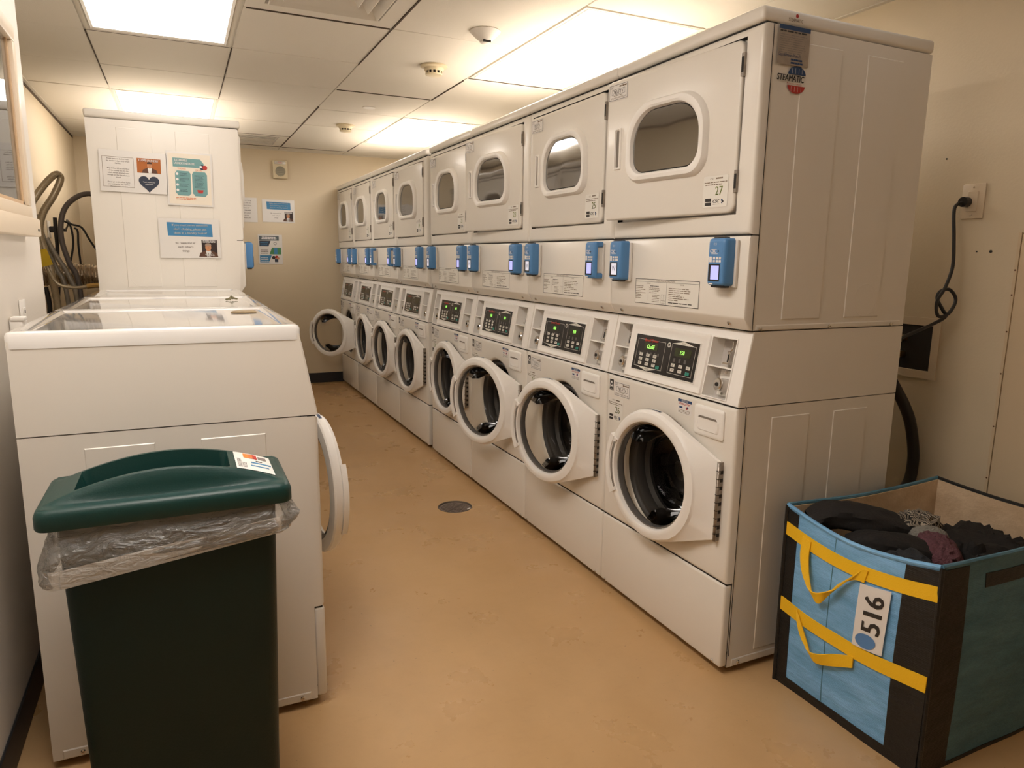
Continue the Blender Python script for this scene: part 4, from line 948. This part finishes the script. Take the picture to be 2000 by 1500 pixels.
# ================================================================ floor drain
t=thing('floor_drain','round metal floor drain with slotted grate in the tan floor','drain',(FC[0],FC[1],0))
GRT=mat('grate_metal',(.30,.24,.21),.4,metal=.5,mottle=(80,.4))
b=MB(); f=frame((0,0,0),(1,0,0),(0,1,0)); b.lathe([(.0875,-.012),(.0875,.001),(.084,.0015),(.081,-.006),(.081,-.014)],f,mat('drain_rim',(.20,.17,.14),.4,metal=.6),40); b.obj('rim',t)
ang=math.atan2(-.052,.037)
b=MB(); b.lathe([(.081,-.010),(.081,-.006),(.070,-.006),(.070,-.012)],f,GRT,40); b.box(-.008,.008,-.075,.075,-.012,-.0058,GRT); o=b.obj('grate_frame',t,rz=ang)
for k in range(9):
    y=-.060+.015*k; hw=math.sqrt(.076**2-y*y)
    MB().box(-hw,hw,y-.0036,y+.0036,-.012,-.0058,GRT).obj('grate_bar',t,rz=ang)
b=MB(); b.box(-.012,.012,-.004,.004,0,.002,WHITE,.001,1); tag(b.obj('paper_scrap',None,(FC[0]+.052,FC[1]-.058,.001),.5),'tiny white paper scrap at the edge of the floor drain','scrap')

# ================================================================ right wall things
t=thing('wall_outlet','beige outlet plate on the right wall with a black plug in it','outlet',(XR,.067,1.468))
PB=mat('outlet_beige',(.70,.58,.42),.4)
MB().box(-.006,0,-.039,.039,-.058,.058,PB,.003,2).obj('cover_plate',t); MB().box(-.009,-.005,-.018,.018,-.034,.034,PB,.002,1).obj('socket',t)
for z in (.046,-.046): MB().cyl(frame((-.006,0,z),(0,-1,0),UP),0,0,.003,0,.001,CHROME,8).obj('screw',t)
co=hose('power_cord',[(1.02,.083,1.464),(.995,.09,1.457),(.975,.085,1.43),(.955,.06,1.335),(.95,.05,1.25),(.925,.05,1.18),(.890,.05,1.13),(.905,.05,1.083),(.95,.045,1.09),(.988,.05,1.135),(.965,.06,1.17),(.925,.065,1.165),(.905,.06,1.14),(.935,.055,1.10),(.945,.05,1.08),(.90,.06,1.055),(.82,.08,1.022),(.75,.12,.985),(.70,.2,.97)],.0058,CORD,'black power cord with a knot hanging beside the nearest dryer','cord')
MB().cyl(frame((1.037,.083,1.466),(0,-1,0),UP),0,0,.017,0,.026,BLACK,14).obj('plug',co)
t=thing('utility_box','recessed dark utility box with beige trim in the right wall','box',(XR,.24,.95))
b=MB(); q=lambda s,x:[Vector((x,sy*(.115-s),sz*(.112-s))) for sy,sz in((-1,-1),(1,-1),(1,1),(-1,1))]
b.loft([q(0,0),q(0,-.006),q(.028,-.006),q(.030,-.001)],PB,smooth=False); b.obj('trim_frame',t); MB().poly(q(.029,-.002),SHADOW).obj('recess_back',t)
b=MB(); 
for z in(-.03,.03): b.tube([(-.004,.02,z),(-.03,.02,z),(-.05,.02,z-.02)],.012,BRASS,8,3)
b.obj('valve',t)
hose('drain_hose',[(.74,.26,.99),(.86,.22,.90),(.93,.19,.80),(.985,.17,.70),(1.012,.16,.60),(1.018,.155,.52),(1.0,.155,.44),(.93,.17,.37),(.85,.2,.30),(.80,.22,.15),(.80,.22,.03)],.020,CORD,'thick black drain hose bulging from behind the nearest stacked unit')
hose('drain_hose',[(.80,.30,1.30),(.78,.27,1.24),(.76,.24,1.16),(.74,.24,1.05)],.022,CORD,'short black hose peeking out behind nearest dryer')
t=bpy.data.objects.new('access_panel',None); C.objects.link(t); t.location=(XR,-.11,.24); struct(t)  # access panel on the right wall, not a room door
PAN=mat('panel_paint',(.68,.54,.36),.5,bump=(90,.05))
MB().box(-.012,0,-.92,0,0,1.115,PAN,.003,1).obj('panel_leaf',t)
MB().box(-.013,-.0005,.001,.010,-.005,1.12,PAN).obj('panel_edge_strip',t)
MB().box(-.0012,0,-.001,.001,0,1.115,SHADOW).obj('panel_gap',t)
for z in (.12,.30,.48,.66,.80,.92,1.0): MB().cyl(frame((-.0135,.006,z),(0,-1,0),UP),0,0,.0028,0,.001,mat('rust',(.12,.05,.02),.8),8).obj('screw',t)
for i,(y,z) in enumerate(((-.012,1.30),(.18,1.62),(.035,1.30))):
    o=MB().cyl(frame((XR,y,z),(0,-1,0),UP),0,0,(.005,.003,.0025)[i],0,.002,SHADOW,8).obj('wall_plug_hole'); tag(o,('dark anchor hole in the right wall below the outlet','tiny dark hole high on right wall beside the dryer','tiny dark hole in the right wall beside the larger anchor hole')[i],'hole')

# ================================================================ delivery bag with clothes
BX0,BX1,BY0,BY1,BH=.152,.822,-.536,-.070,.556
def fabric(name,col,dark,sc=1):
    m=bpy.data.materials.new(name); m.use_nodes=True; nt=m.node_tree; b=nt.nodes['Principled BSDF']; L=nt.links
    tc=nt.nodes.new('ShaderNodeTexCoord'); mp=nt.nodes.new('ShaderNodeMapping'); mp.inputs['Scale'].default_value=(3,3,12); mp.inputs['Rotation'].default_value=(.5,.4,0); L.new(tc.outputs['Object'],mp.inputs[0])
    n=nt.nodes.new('ShaderNodeTexNoise'); n.inputs['Scale'].default_value=2.2*sc; n.inputs['Detail'].default_value=8; n.inputs['Roughness'].default_value=.65; L.new(mp.outputs[0],n.inputs['Vector'])
    r=nt.nodes.new('ShaderNodeValToRGB'); r.color_ramp.elements[0].position=.36; r.color_ramp.elements[1].position=.68
    r.color_ramp.elements[0].color=(*dark,1); r.color_ramp.elements[1].color=(*col,1); L.new(n.outputs['Fac'],r.inputs[0]); L.new(r.outputs[0],b.inputs['Base Color'])
    wv=nt.nodes.new('ShaderNodeTexWave'); wv.inputs['Scale'].default_value=70; wv.bands_direction='Z'; wv.inputs['Distortion'].default_value=1.5; L.new(tc.outputs['Object'],wv.inputs['Vector'])
    mm=nt.nodes.new('ShaderNodeMath'); mm.operation='MULTIPLY_ADD'; mm.inputs[1].default_value=.035; L.new(wv.outputs['Fac'],mm.inputs[0]); L.new(n.outputs['Fac'],mm.inputs[2])
    bp=nt.nodes.new('ShaderNodeBump'); bp.inputs['Strength'].default_value=.6; bp.inputs['Distance'].default_value=.012; L.new(mm.outputs[0],bp.inputs['Height']); L.new(bp.outputs[0],b.inputs['Normal'])
    if sc<1: mm.inputs[1].default_value=0; bp.inputs['Strength'].default_value=.9; mp.inputs['Scale'].default_value=(7,7,9)
    b.inputs['Roughness'].default_value=.45; return m
BAGBLUE=fabric('bag_blue',(.26,.55,.90),(.15,.38,.66)); BAGTEAL=fabric('bag_teal',(.10,.26,.37),(.05,.16,.24)); BAGBLACK=fabric('bag_black',(.010,.0095,.009),(.005,.005,.005)); LINING=fabric('bag_lining',(.80,.62,.42),(.66,.48,.30),.6)
STRAP=mat('strap_yellow',(.95,.56,.012),.6,bump=(300,.15))
bag=thing('laundry_bag','large blue and black delivery bag with yellow straps, number 516, full of clothes','bag')
def bulge(u,v,s): return .010*math.sin(PI*min(1,max(0,u)))*math.sin(PI*min(1,max(0,v)))+.0045*noise.noise(Vector((u*4+s,v*4,s*3)))*math.sin(PI*min(1,max(0,u)))
def sag(u,s): return -.034*math.sin(PI*min(1,max(0,u)))**1.0*s
FACES={'left':((BX0,BY1,0),(0,-1,0),BY1-BY0,1.0,1),'front':((BX0,BY0,0),(1,0,0),BX1-BX0,.25,2),'back':((BX1,BY1,0),(-1,0,0),BX1-BX0,.35,3),'right':((BX1,BY0,0),(0,1,0),BY1-BY0,.3,4)}
def bagpt(face,u,v,c=0):
    o,r,W,sg,s=FACES[face]; f=frame(o,r,UP); h=BH+sag(u,sg)
    taper=-.02*(1-v)
    k=bulge(u,v,s*1.7); q=.5+(u-.5)*(1-.02*(1-v))
    return f(W*q,h*v,k+c)
def patch(b,face,u0,v0,u1,v1,c,th,m,nu=14,nv=14):
    A=[[bagpt(face,u0+(u1-u0)*i/nu,v0+(v1-v0)*j/nv,c) for i in range(nu+1)] for j in range(nv+1)]
    B=[[bagpt(face,u0+(u1-u0)*i/nu,v0+(v1-v0)*j/nv,c-th) for i in range(nu+1)] for j in range(nv+1)]
    vs_=[p for r_ in A for p in r_]+[p for r_ in B for p in r_]; N=(nu+1)*(nv+1); fs=[]; I=lambda i,j:j*(nu+1)+i
    for j in range(nv):
        for i in range(nu):
            fs.append([I(i,j),I(i+1,j),I(i+1,j+1),I(i,j+1)]); fs.append([N+I(i,j+1),N+I(i+1,j+1),N+I(i+1,j),N+I(i,j)])
    ed=[I(i,0) for i in range(nu+1)]+[I(nu,j) for j in range(1,nv+1)]+[I(i,nv) for i in range(nu-1,-1,-1)]+[I(0,j) for j in range(nv-1,0,-1)]
    for k in range(len(ed)): a,b_=ed[k],ed[(k+1)%len(ed)]; fs.append([b_,a,N+a,N+b_])
    b.add(vs_,fs,m,True); return b
for fc,m_ in (('left',BAGBLUE),('front',BAGTEAL),('back',BAGTEAL),('right',BAGTEAL)):
    patch(MB(),fc,0,0,1,1,0,.004,m_,20,20).obj('side_panel',bag,label='blue woven side' if fc=='left' else None)
    patch(MB(),fc,.01,.02,.99,.995,-.0045,.004,LINING,20,20).obj('lining',bag,label='beige lining')
MB().box(BX0+.01,BX1-.01,BY0+.01,BY1-.01,.002,.012,BAGBLACK).obj('bag_base',bag)
for fc,u0,v0,u1,v1 in (('left',-.006,0,.095,.985),('left',.815,0,1.006,.985),('left',.09,0,.82,.055),('front',-.006,0,.155,.985),('front',.15,0,1,.02),('front',.255,.865,.75,.93),('right',-.006,0,.12,.985),('right',.88,0,1.006,.985),('back',-.006,0,.12,.985),('back',.88,0,1.006,.985)):
    patch(MB(),fc,u0,v0,u1,v1,.002,.003,BAGBLACK,8,14).obj('black_binding',bag,label='black binding')
for v0,v1 in ((.845,.915),(.42,.495)):
    patch(MB(),'left',-.008,v0,1.006,v1,.0045,.0022,STRAP,24,2).obj('strap',bag,label='yellow webbing strap')
# corner piping and blue rims
rim=MB()
for fc in FACES:
    rim.tube([bagpt(fc,i/10,1.0,0)+Vector((0,0,.001)) for i in range(11)],.006,{'left':BAGBLUE,'right':BAGBLACK}.get(fc,BAGTEAL),7,2)
rim.obj('top_rim',bag,label='blue bound rim')
for fc in FACES: MB().tube([bagpt(fc,0,i/8,.002) for i in range(9)],.006,BAGBLACK,7,2).obj('corner_piping',bag,label='black corner piping')
se=MB(); patch(se,'left',.375,.06,.379,.985,.0012,.001,mat('seam_blue',(.06,.18,.26),.6),1,10); se.obj('seam',bag)
# strap loops: flat ribbon
def ribbon(pts,wds,m_,th=.0018,sub=6):
    b=MB(); P_=[(Vector(p),Vector(n_)) for p,n_ in pts]; loops=[]
    Q=[]
    for i in range(len(P_)-1):
        for k in range(sub):
            t=k/sub; g=lambda j,e:P_[max(0,min(len(P_)-1,j))][e]
            cr=lambda e:.5*((2*g(i,e))+(g(i+1,e)-g(i-1,e))*t+(2*g(i-1,e)-5*g(i,e)+4*g(i+1,e)-g(i+2,e))*t*t+(3*g(i,e)-g(i-1,e)-3*g(i+1,e)+g(i+2,e))*t**3)
            Q.append((cr(0),cr(1)))
    Q.append(P_[-1])
    for i,(p,a) in enumerate(Q):
        a=a.normalized(); d=(Q[min(i+1,len(Q)-1)][0]-Q[max(i-1,0)][0]).normalized(); n_=a.cross(d)
        if n_.length<.01: n_=Vector((-1,0,0))
        n_.normalize(); W=wds/2*(1+.45*max(0,math.sin(PI*min(1,max(0,(i/len(Q)-.45)/.6)))))
        loops.append([p+a*W+n_*th,p-a*W+n_*th,p-a*W-n_*th,p+a*W-n_*th])
    b.loft(loops,m_,True,True); return b
lx=lambda y,z,c=.0: bagpt('left',(BY1-y)/(BY1-BY0),z/BH,c)
ribbon([(lx(-.155,.500,.006),(0,1,.2)),(lx(-.158,.455,.012),(0,1,.1)),(lx(-.172,.41,.018),(0,1,.3)),(lx(-.200,.368,.024),(-.2,.7,.8)),(lx(-.228,.362,.026),(-.3,.1,1)),(lx(-.262,.395,.022),(-.3,-.6,.8)),(lx(-.295,.445,.014),(-.1,-.8,.75)),(lx(-.330,.480,.007),(0,-.5,.9)),(lx(-.352,.482,.0065),(0,-.2,1))],.030,STRAP).obj('carry_handle',bag,label='twisted yellow handle loop, upper')
ribbon([(lx(-.150,.262,.007),(0,.6,1)),(lx(-.165,.235,.012),(0,1,.5)),(lx(-.185,.205,.016),(0,1,.3)),(lx(-.215,.172,.020),(-.2,.6,.8)),(lx(-.245,.176,.020),(-.3,.1,1)),(lx(-.285,.196,.014),(-.1,.0,1)),(lx(-.325,.215,.008),(0,-.1,1)),(lx(-.345,.222,.0065),(0,0,1))],.026,STRAP).obj('carry_handle',bag,label='twisted yellow handle loop, lower')
# number sticker, reading upwards
b=MB(); st=lambda a,c,d=0: (lambda y,z:lx(y,z,.0075+d))(-.336-.088*a-.003*c, .276+.184*c+.006*a)
nn=8
for i in range(nn):
    for j in range(nn): b.poly([st(i/nn,j/nn),st((i+1)/nn,j/nn),st((i+1)/nn,(j+1)/nn),st(i/nn,(j+1)/nn)],PAPER)
vs_,fs,x0_,x1_=textdata('516')
H=.060; k=H*1.38
for dd in (-.0022,-.0011,0,.0011,.0022):
    b.add([st(.84-(v[1]*k+abs(dd)*0)/.088*.92,.285+(dd+(v[0]-x0_)*k*.88)/.178,.0012) for v in vs_],fs,INK)
b.poly([st(.44+.34*math.cos(2*PI*i/24),.135+.115*math.sin(2*PI*i/24),.0012) for i in range(24)],mat('sticker_blue',(.10,.24,.50),.5))
b.obj('number_sticker',bag,label='white sticker with blue dot and 516')
# clothes
def cloth(name,lb,c,size,m_,seed,amp=.35,rot=(0,0,0),pw=.6,sub=34,fold=3.0,cat='clothing'):
    b=MB(); n=sub; mth=sub//2; loops=[]
    sg=lambda x,p:math.copysign(abs(x)**p,x)
    for i in range(1,mth):
        ph=-PI/2+PI*i/mth; L=[]
        for k in range(n):
            th=2*PI*k/n; d=Vector((sg(math.cos(ph),pw)*sg(math.cos(th),pw),sg(math.cos(ph),pw)*sg(math.sin(th),pw),sg(math.sin(ph),.8)))
            q=Vector((d.x*fold+seed,d.y*fold*1.7,d.z*fold)); 
            r=1+amp*(.5-abs(noise.noise(q)))*.9+amp*.35*noise.noise(q*2.7)-amp*.3
            L.append(Vector((d.x*size[0]*r,d.y*size[1]*r,d.z*size[2]*r)))
        loops.append(L)
    b.loft(loops,m_,True,True); o=b.obj(name,None,c); o.rotation_euler=rot; tag(o,lb,cat,'clothes heaped in the delivery bag'); return o
BK=mat('cloth_black',(.008,.007,.007),.85,bump=(120,.3)); BK2=mat('cloth_charcoal',(.013,.0115,.011),.9,bump=(150,.3)); DG=mat('cloth_slate',(.022,.025,.030),.9,bump=(200,.4)); PUR=mat('knit_plum',(.14,.055,.07),.95,bump=(220,.9),mottle=(130,.5)); GY=mat('knit_grey',(.26,.25,.22),.95,bump=(220,.9),mottle=(100,.3))
sm=bpy.data.materials.new('striped_cloth'); sm.use_nodes=True; nt=sm.node_tree; wv=nt.nodes.new('ShaderNodeTexWave'); wv.inputs['Scale'].default_value=55; wv.inputs['Distortion'].default_value=6; wv.inputs['Detail Scale'].default_value=.6; tcn=nt.nodes.new('ShaderNodeTexCoord'); nt.links.new(tcn.outputs['Object'],wv.inputs['Vector'])
rp=nt.nodes.new('ShaderNodeValToRGB'); rp.color_ramp.elements[0].position=.48; rp.color_ramp.elements[1].position=.56; rp.color_ramp.elements[0].color=(.02,.018,.016,1); rp.color_ramp.elements[1].color=(.38,.33,.26,1); nt.links.new(wv.outputs['Fac'],rp.inputs[0]); nt.links.new(rp.outputs[0],nt.nodes['Principled BSDF'].inputs['Base Color']); nt.nodes['Principled BSDF'].inputs['Roughness'].default_value=.8
cloth('clothes_heap','large black garment filling the near right of the delivery bag',(.54,-.36,.37),(.24,.14,.135),BK,3,.35,sub=52)
cloth('clothes_heap','dark charcoal garments deep inside the bag, under the others',(.47,-.30,.135),(.26,.17,.12),BK2,9,.15)
def roll(name,lb,pts,m_,seed,ratio=.62):
    b=MB(); loops=[]; n=28; K=len(pts)-1; Q=[]
    for i in range(K):
        for k in range(10):
            t=k/10; a=[Vector(pts[max(0,min(K,j))][:3]) for j in(i-1,i,i+1,i+2)]; w_=[pts[max(0,min(K,j))][3] for j in(i,i+1)]
            Q.append((.5*((2*a[1])+(a[2]-a[0])*t+(2*a[0]-5*a[1]+4*a[2]-a[3])*t*t+(3*a[1]-a[0]-3*a[2]+a[3])*t**3),w_[0]*(1-t)+w_[1]*t))
    Q.append((Vector(pts[-1][:3]),pts[-1][3]))
    for i,(p,rr) in enumerate(Q):
        d=(Q[min(i+1,len(Q)-1)][0]-Q[max(i-1,0)][0]).normalized(); a=d.cross(Vector((0,0,1))).normalized(); u=a.cross(d)
        if u.z<0: u=-u
        L=[]
        for k in range(n):
            th=2*PI*k/n; q=Vector((math.cos(th)*1.1+seed,math.sin(th)*1.1,i*.05)); f_=1+.30*noise.noise(q)+.10*noise.noise(q*3.1+Vector((0,0,i*.1)))
            L.append(p+a*math.cos(th)*rr*f_+u*math.sin(th)*rr*ratio*f_)
        loops.append(L)
    c0=[sum(loops[0],Vector())/n+(v-sum(loops[0],Vector())/n)*.8+(Q[1][0]-Q[0][0]).normalized()*.03 for v in loops[0]]
    b.loft([c0]+loops,m_,True,True); o=b.obj(name); tag(o,lb,'clothing','clothes heaped in the delivery bag'); return o
roll('trousers','black trousers rolled over the back left rim of the bag',[(.185,-.125,.520,.050),(.225,-.150,.542,.062),(.30,-.19,.535,.066),(.40,-.235,.505,.060),(.50,-.28,.46,.045)],BK2,5)
roll('trousers','black trouser leg lying along the left side of the bag',[(.215,-.23,.485,.040),(.25,-.27,.500,.058),(.32,-.32,.490,.066),(.40,-.39,.465,.055)],BK,8)
cloth('jeans','dark slate jeans corner at the left rim of the bag',(.255,-.375,.465),(.065,.075,.05),DG,12,.4,(0,R(-8),R(-30)),.8)
cloth('striped_top','crumpled black and cream striped top in the middle of the bag',(.46,-.255,.505),(.070,.060,.045),sm,17,.6,(0,0,R(20)),.85,fold=4)
so=cloth('knit_sock','plum knit sock with a grey cuff lying across the heap',(.385,-.375,.49),(.050,.075,.040),PUR,21,.3,(R(14),0,R(-35)),.85,cat='sock')
b=MB(); b.lathe([(.036,.0),(.042,.006),(.044,.020),(.040,.030),(.034,.026)],lambda a,c,h:Vector((a*1.2,h+.052,c*.75)),GY,20,True,True); b.obj('cuff',so,label='grey ribbed cuff')

# ================================================================ green bin
bx0,bx1,by0,by1=-1.697,-1.237,-.040,.206
bn=thing('slim_bin','tall narrow dark green recycling bin with clear liner in front of the left washers','bin',((bx0+bx1)/2,(by0+by1)/2,0))
W,Dp=(bx1-bx0)/2,(by1-by0)/2; ZL=.752
RG=lambda hw,hd,z,r=.03:[Vector((x,y,z)) for x,y in rrect(0,0,2*hw,2*hd,r,5)]
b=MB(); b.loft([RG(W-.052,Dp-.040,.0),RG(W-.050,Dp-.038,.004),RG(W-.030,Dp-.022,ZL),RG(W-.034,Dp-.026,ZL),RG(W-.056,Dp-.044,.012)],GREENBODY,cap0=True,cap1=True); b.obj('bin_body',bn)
# lid: rim skirt plus domed top with a long opening
def lid():
    b=MB(); N=44; Mn=20
    def hgt(u): return .047*max(0,math.sin(PI*min(1,max(0,(u-.01)/.98))))**.85
    def pt(u,v):   # u,v 0..1 across the flat lid area inside the rim
        x=-W+.014+(2*W-.028)*u; y=-Dp+.014+(2*Dp-.028)*v
        # ridges: v in .13..  plateau
        e=lambda t,a,c:min(1,max(0,(t-a)/c))
        f=e(v,.085,.075)*e(1-v,.085,.075); f=f*f*(3-2*f)
        z=.036+hgt(u)*f
        o=e(u,.115,.035)*e(.765-u,0,.03)*e(v,.20,.07)*e(1-v,.20,.07); 
        o=min(1,o); z-= o*(.055+hgt(u)*.6)
        return Vector((x,y,ZL+z)),o
    us=sorted(set([i/N for i in range(N+1)]+[.115,.15,.735,.765])); vs1=sorted(set([i/Mn for i in range(Mn+1)]+[.085,.16,.20,.27,.73,.80,.84,.915,.12,.88]))
    V=[];Fs=[]; O=[]
    for v in vs1:
        for u in us: p,o=pt(u,v); V.append(p); O.append(o)
    nu=len(us)
    for j in range(len(vs1)-1):
        for i in range(nu-1):
            q=[j*nu+i,j*nu+i+1,(j+1)*nu+i+1,(j+1)*nu+i]
            if min(O[k] for k in q)>.98: continue
            Fs.append(q)
    b.add(V,Fs,GREENBIN,True)
    L=lambda s,z,r=.022:[Vector((x,y,ZL+z)) for x,y in rrect(0,0,2*(W-s),2*(Dp-s),r,6)]
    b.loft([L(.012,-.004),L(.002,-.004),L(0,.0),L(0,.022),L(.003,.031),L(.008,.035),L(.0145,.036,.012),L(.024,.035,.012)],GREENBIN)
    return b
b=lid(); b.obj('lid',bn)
f=lambda a,c,d=0:None
b=MB()
def lp(u,v,c=.0):
    e=lambda t,a,cc:min(1,max(0,(t-a)/cc)); ff=e(v,.085,.075)*e(1-v,.085,.075); ff=ff*ff*(3-2*ff)
    return Vector((-W+.014+(2*W-.028)*u,-Dp+.014+(2*Dp-.028)*v,ZL+.0372+c+.047*max(0,math.sin(PI*min(1,max(0,(u-.01)/.98))))**.85*ff))
for i in range(6):
    for j in range(6):
        U=lambda k:.795+.175*k/6; V_=lambda k:.19+.62*k/6
        b.poly([lp(U(i),V_(j)),lp(U(i+1),V_(j)),lp(U(i+1),V_(j+1)),lp(U(i),V_(j+1))],PAPER)
def lr(u0,v0,u1,v1,m_): b.poly([lp(u0,v0,.0006),lp(u1,v0,.0006),lp(u1,v1,.0006),lp(u0,v1,.0006)],m_)
lr(.84,.62,.865,.78,mat('label_orange',(.75,.25,.04),.5)); lr(.865,.62,.885,.78,ORTXT); lr(.885,.62,.905,.78,REDINK)
lr(.87,.45,.965,.50,SKYB); lr(.865,.34,.95,.38,SKYB); lr(.895,.53,.925,.56,INK); lr(.91,.63,.95,.74,mat('faint_print',(.22,.19,.18),.6))
def vtext(s,u,v,h):
    vv,ff,xa,xb=textdata(s); kk=h*1.38
    b.add([lp(u-(q[1]*kk)/(2*W-.028),v+((q[0]-xa)*kk*.8)/(2*Dp-.028),.0008) for q in vv],ff,INK)
vtext('SINGLE-STREAM',.824,.25,.0085); vtext('RECYCLE',.846,.25,.0085)
b.obj('recycling_sticker',bn,label='white recycling sticker with orange blocks')
# liner
def liner():
    b=MB(); n=120; rows=14; loops=[]
    base_=rrect(0,0,2*(W-.024),2*(Dp-.017),.03,29); n=len(base_)
    for j in range(rows+1):
        t=j/rows; L=[]
        for k,(x,y) in enumerate(base_):
            u=(x+W)/(2*W); drop=.122-.056*u+.009*noise.noise(Vector((x*9,y*9,0)))+(.012 if y>0 else 0)
            z=ZL+.001-drop*t
            nrm=Vector((x*(.45 if abs(y)>Dp-.03 else 1),y*1.0,0)).normalized()
            o=.004+.010*t+.010*math.sin(PI*min(1,t*.9))+.016*(noise.noise(Vector((x*11,y*14,t*2.2)))+.15)*t**.5+.007*noise.noise(Vector((x*42+y*9,y*42,t*6)))*t**.6+.004*noise.noise(Vector((x*90,y*90,t*9)))
            if u>.93: o+=.014*math.sin(PI*t)
            if j==rows: o-=.003
            L.append(Vector((x,y,z))+nrm*max(.003,o))
        loops.append(L)
    b.loft(loops,LINER); 
    # the doubled hem
    hem=[]
    for q,(dz,do) in enumerate(((.0,.0012),(.012,.003),(.026,.0015))):
        L=[]
        for k in range(n):
            p=loops[-1][k]; wv_=.012*(1+noise.noise(Vector((p.x*8,p.y*8,3))))
            nn=Vector((p.x*.4,p.y,0)).normalized(); L.append(p+Vector((0,0,dz+(wv_ if q==2 else 0)))+nn*do)
        hem.append(L)
    b.loft(hem,HEM); return b
liner().obj('bin_liner',bn,label='translucent plastic liner folded over the rim')
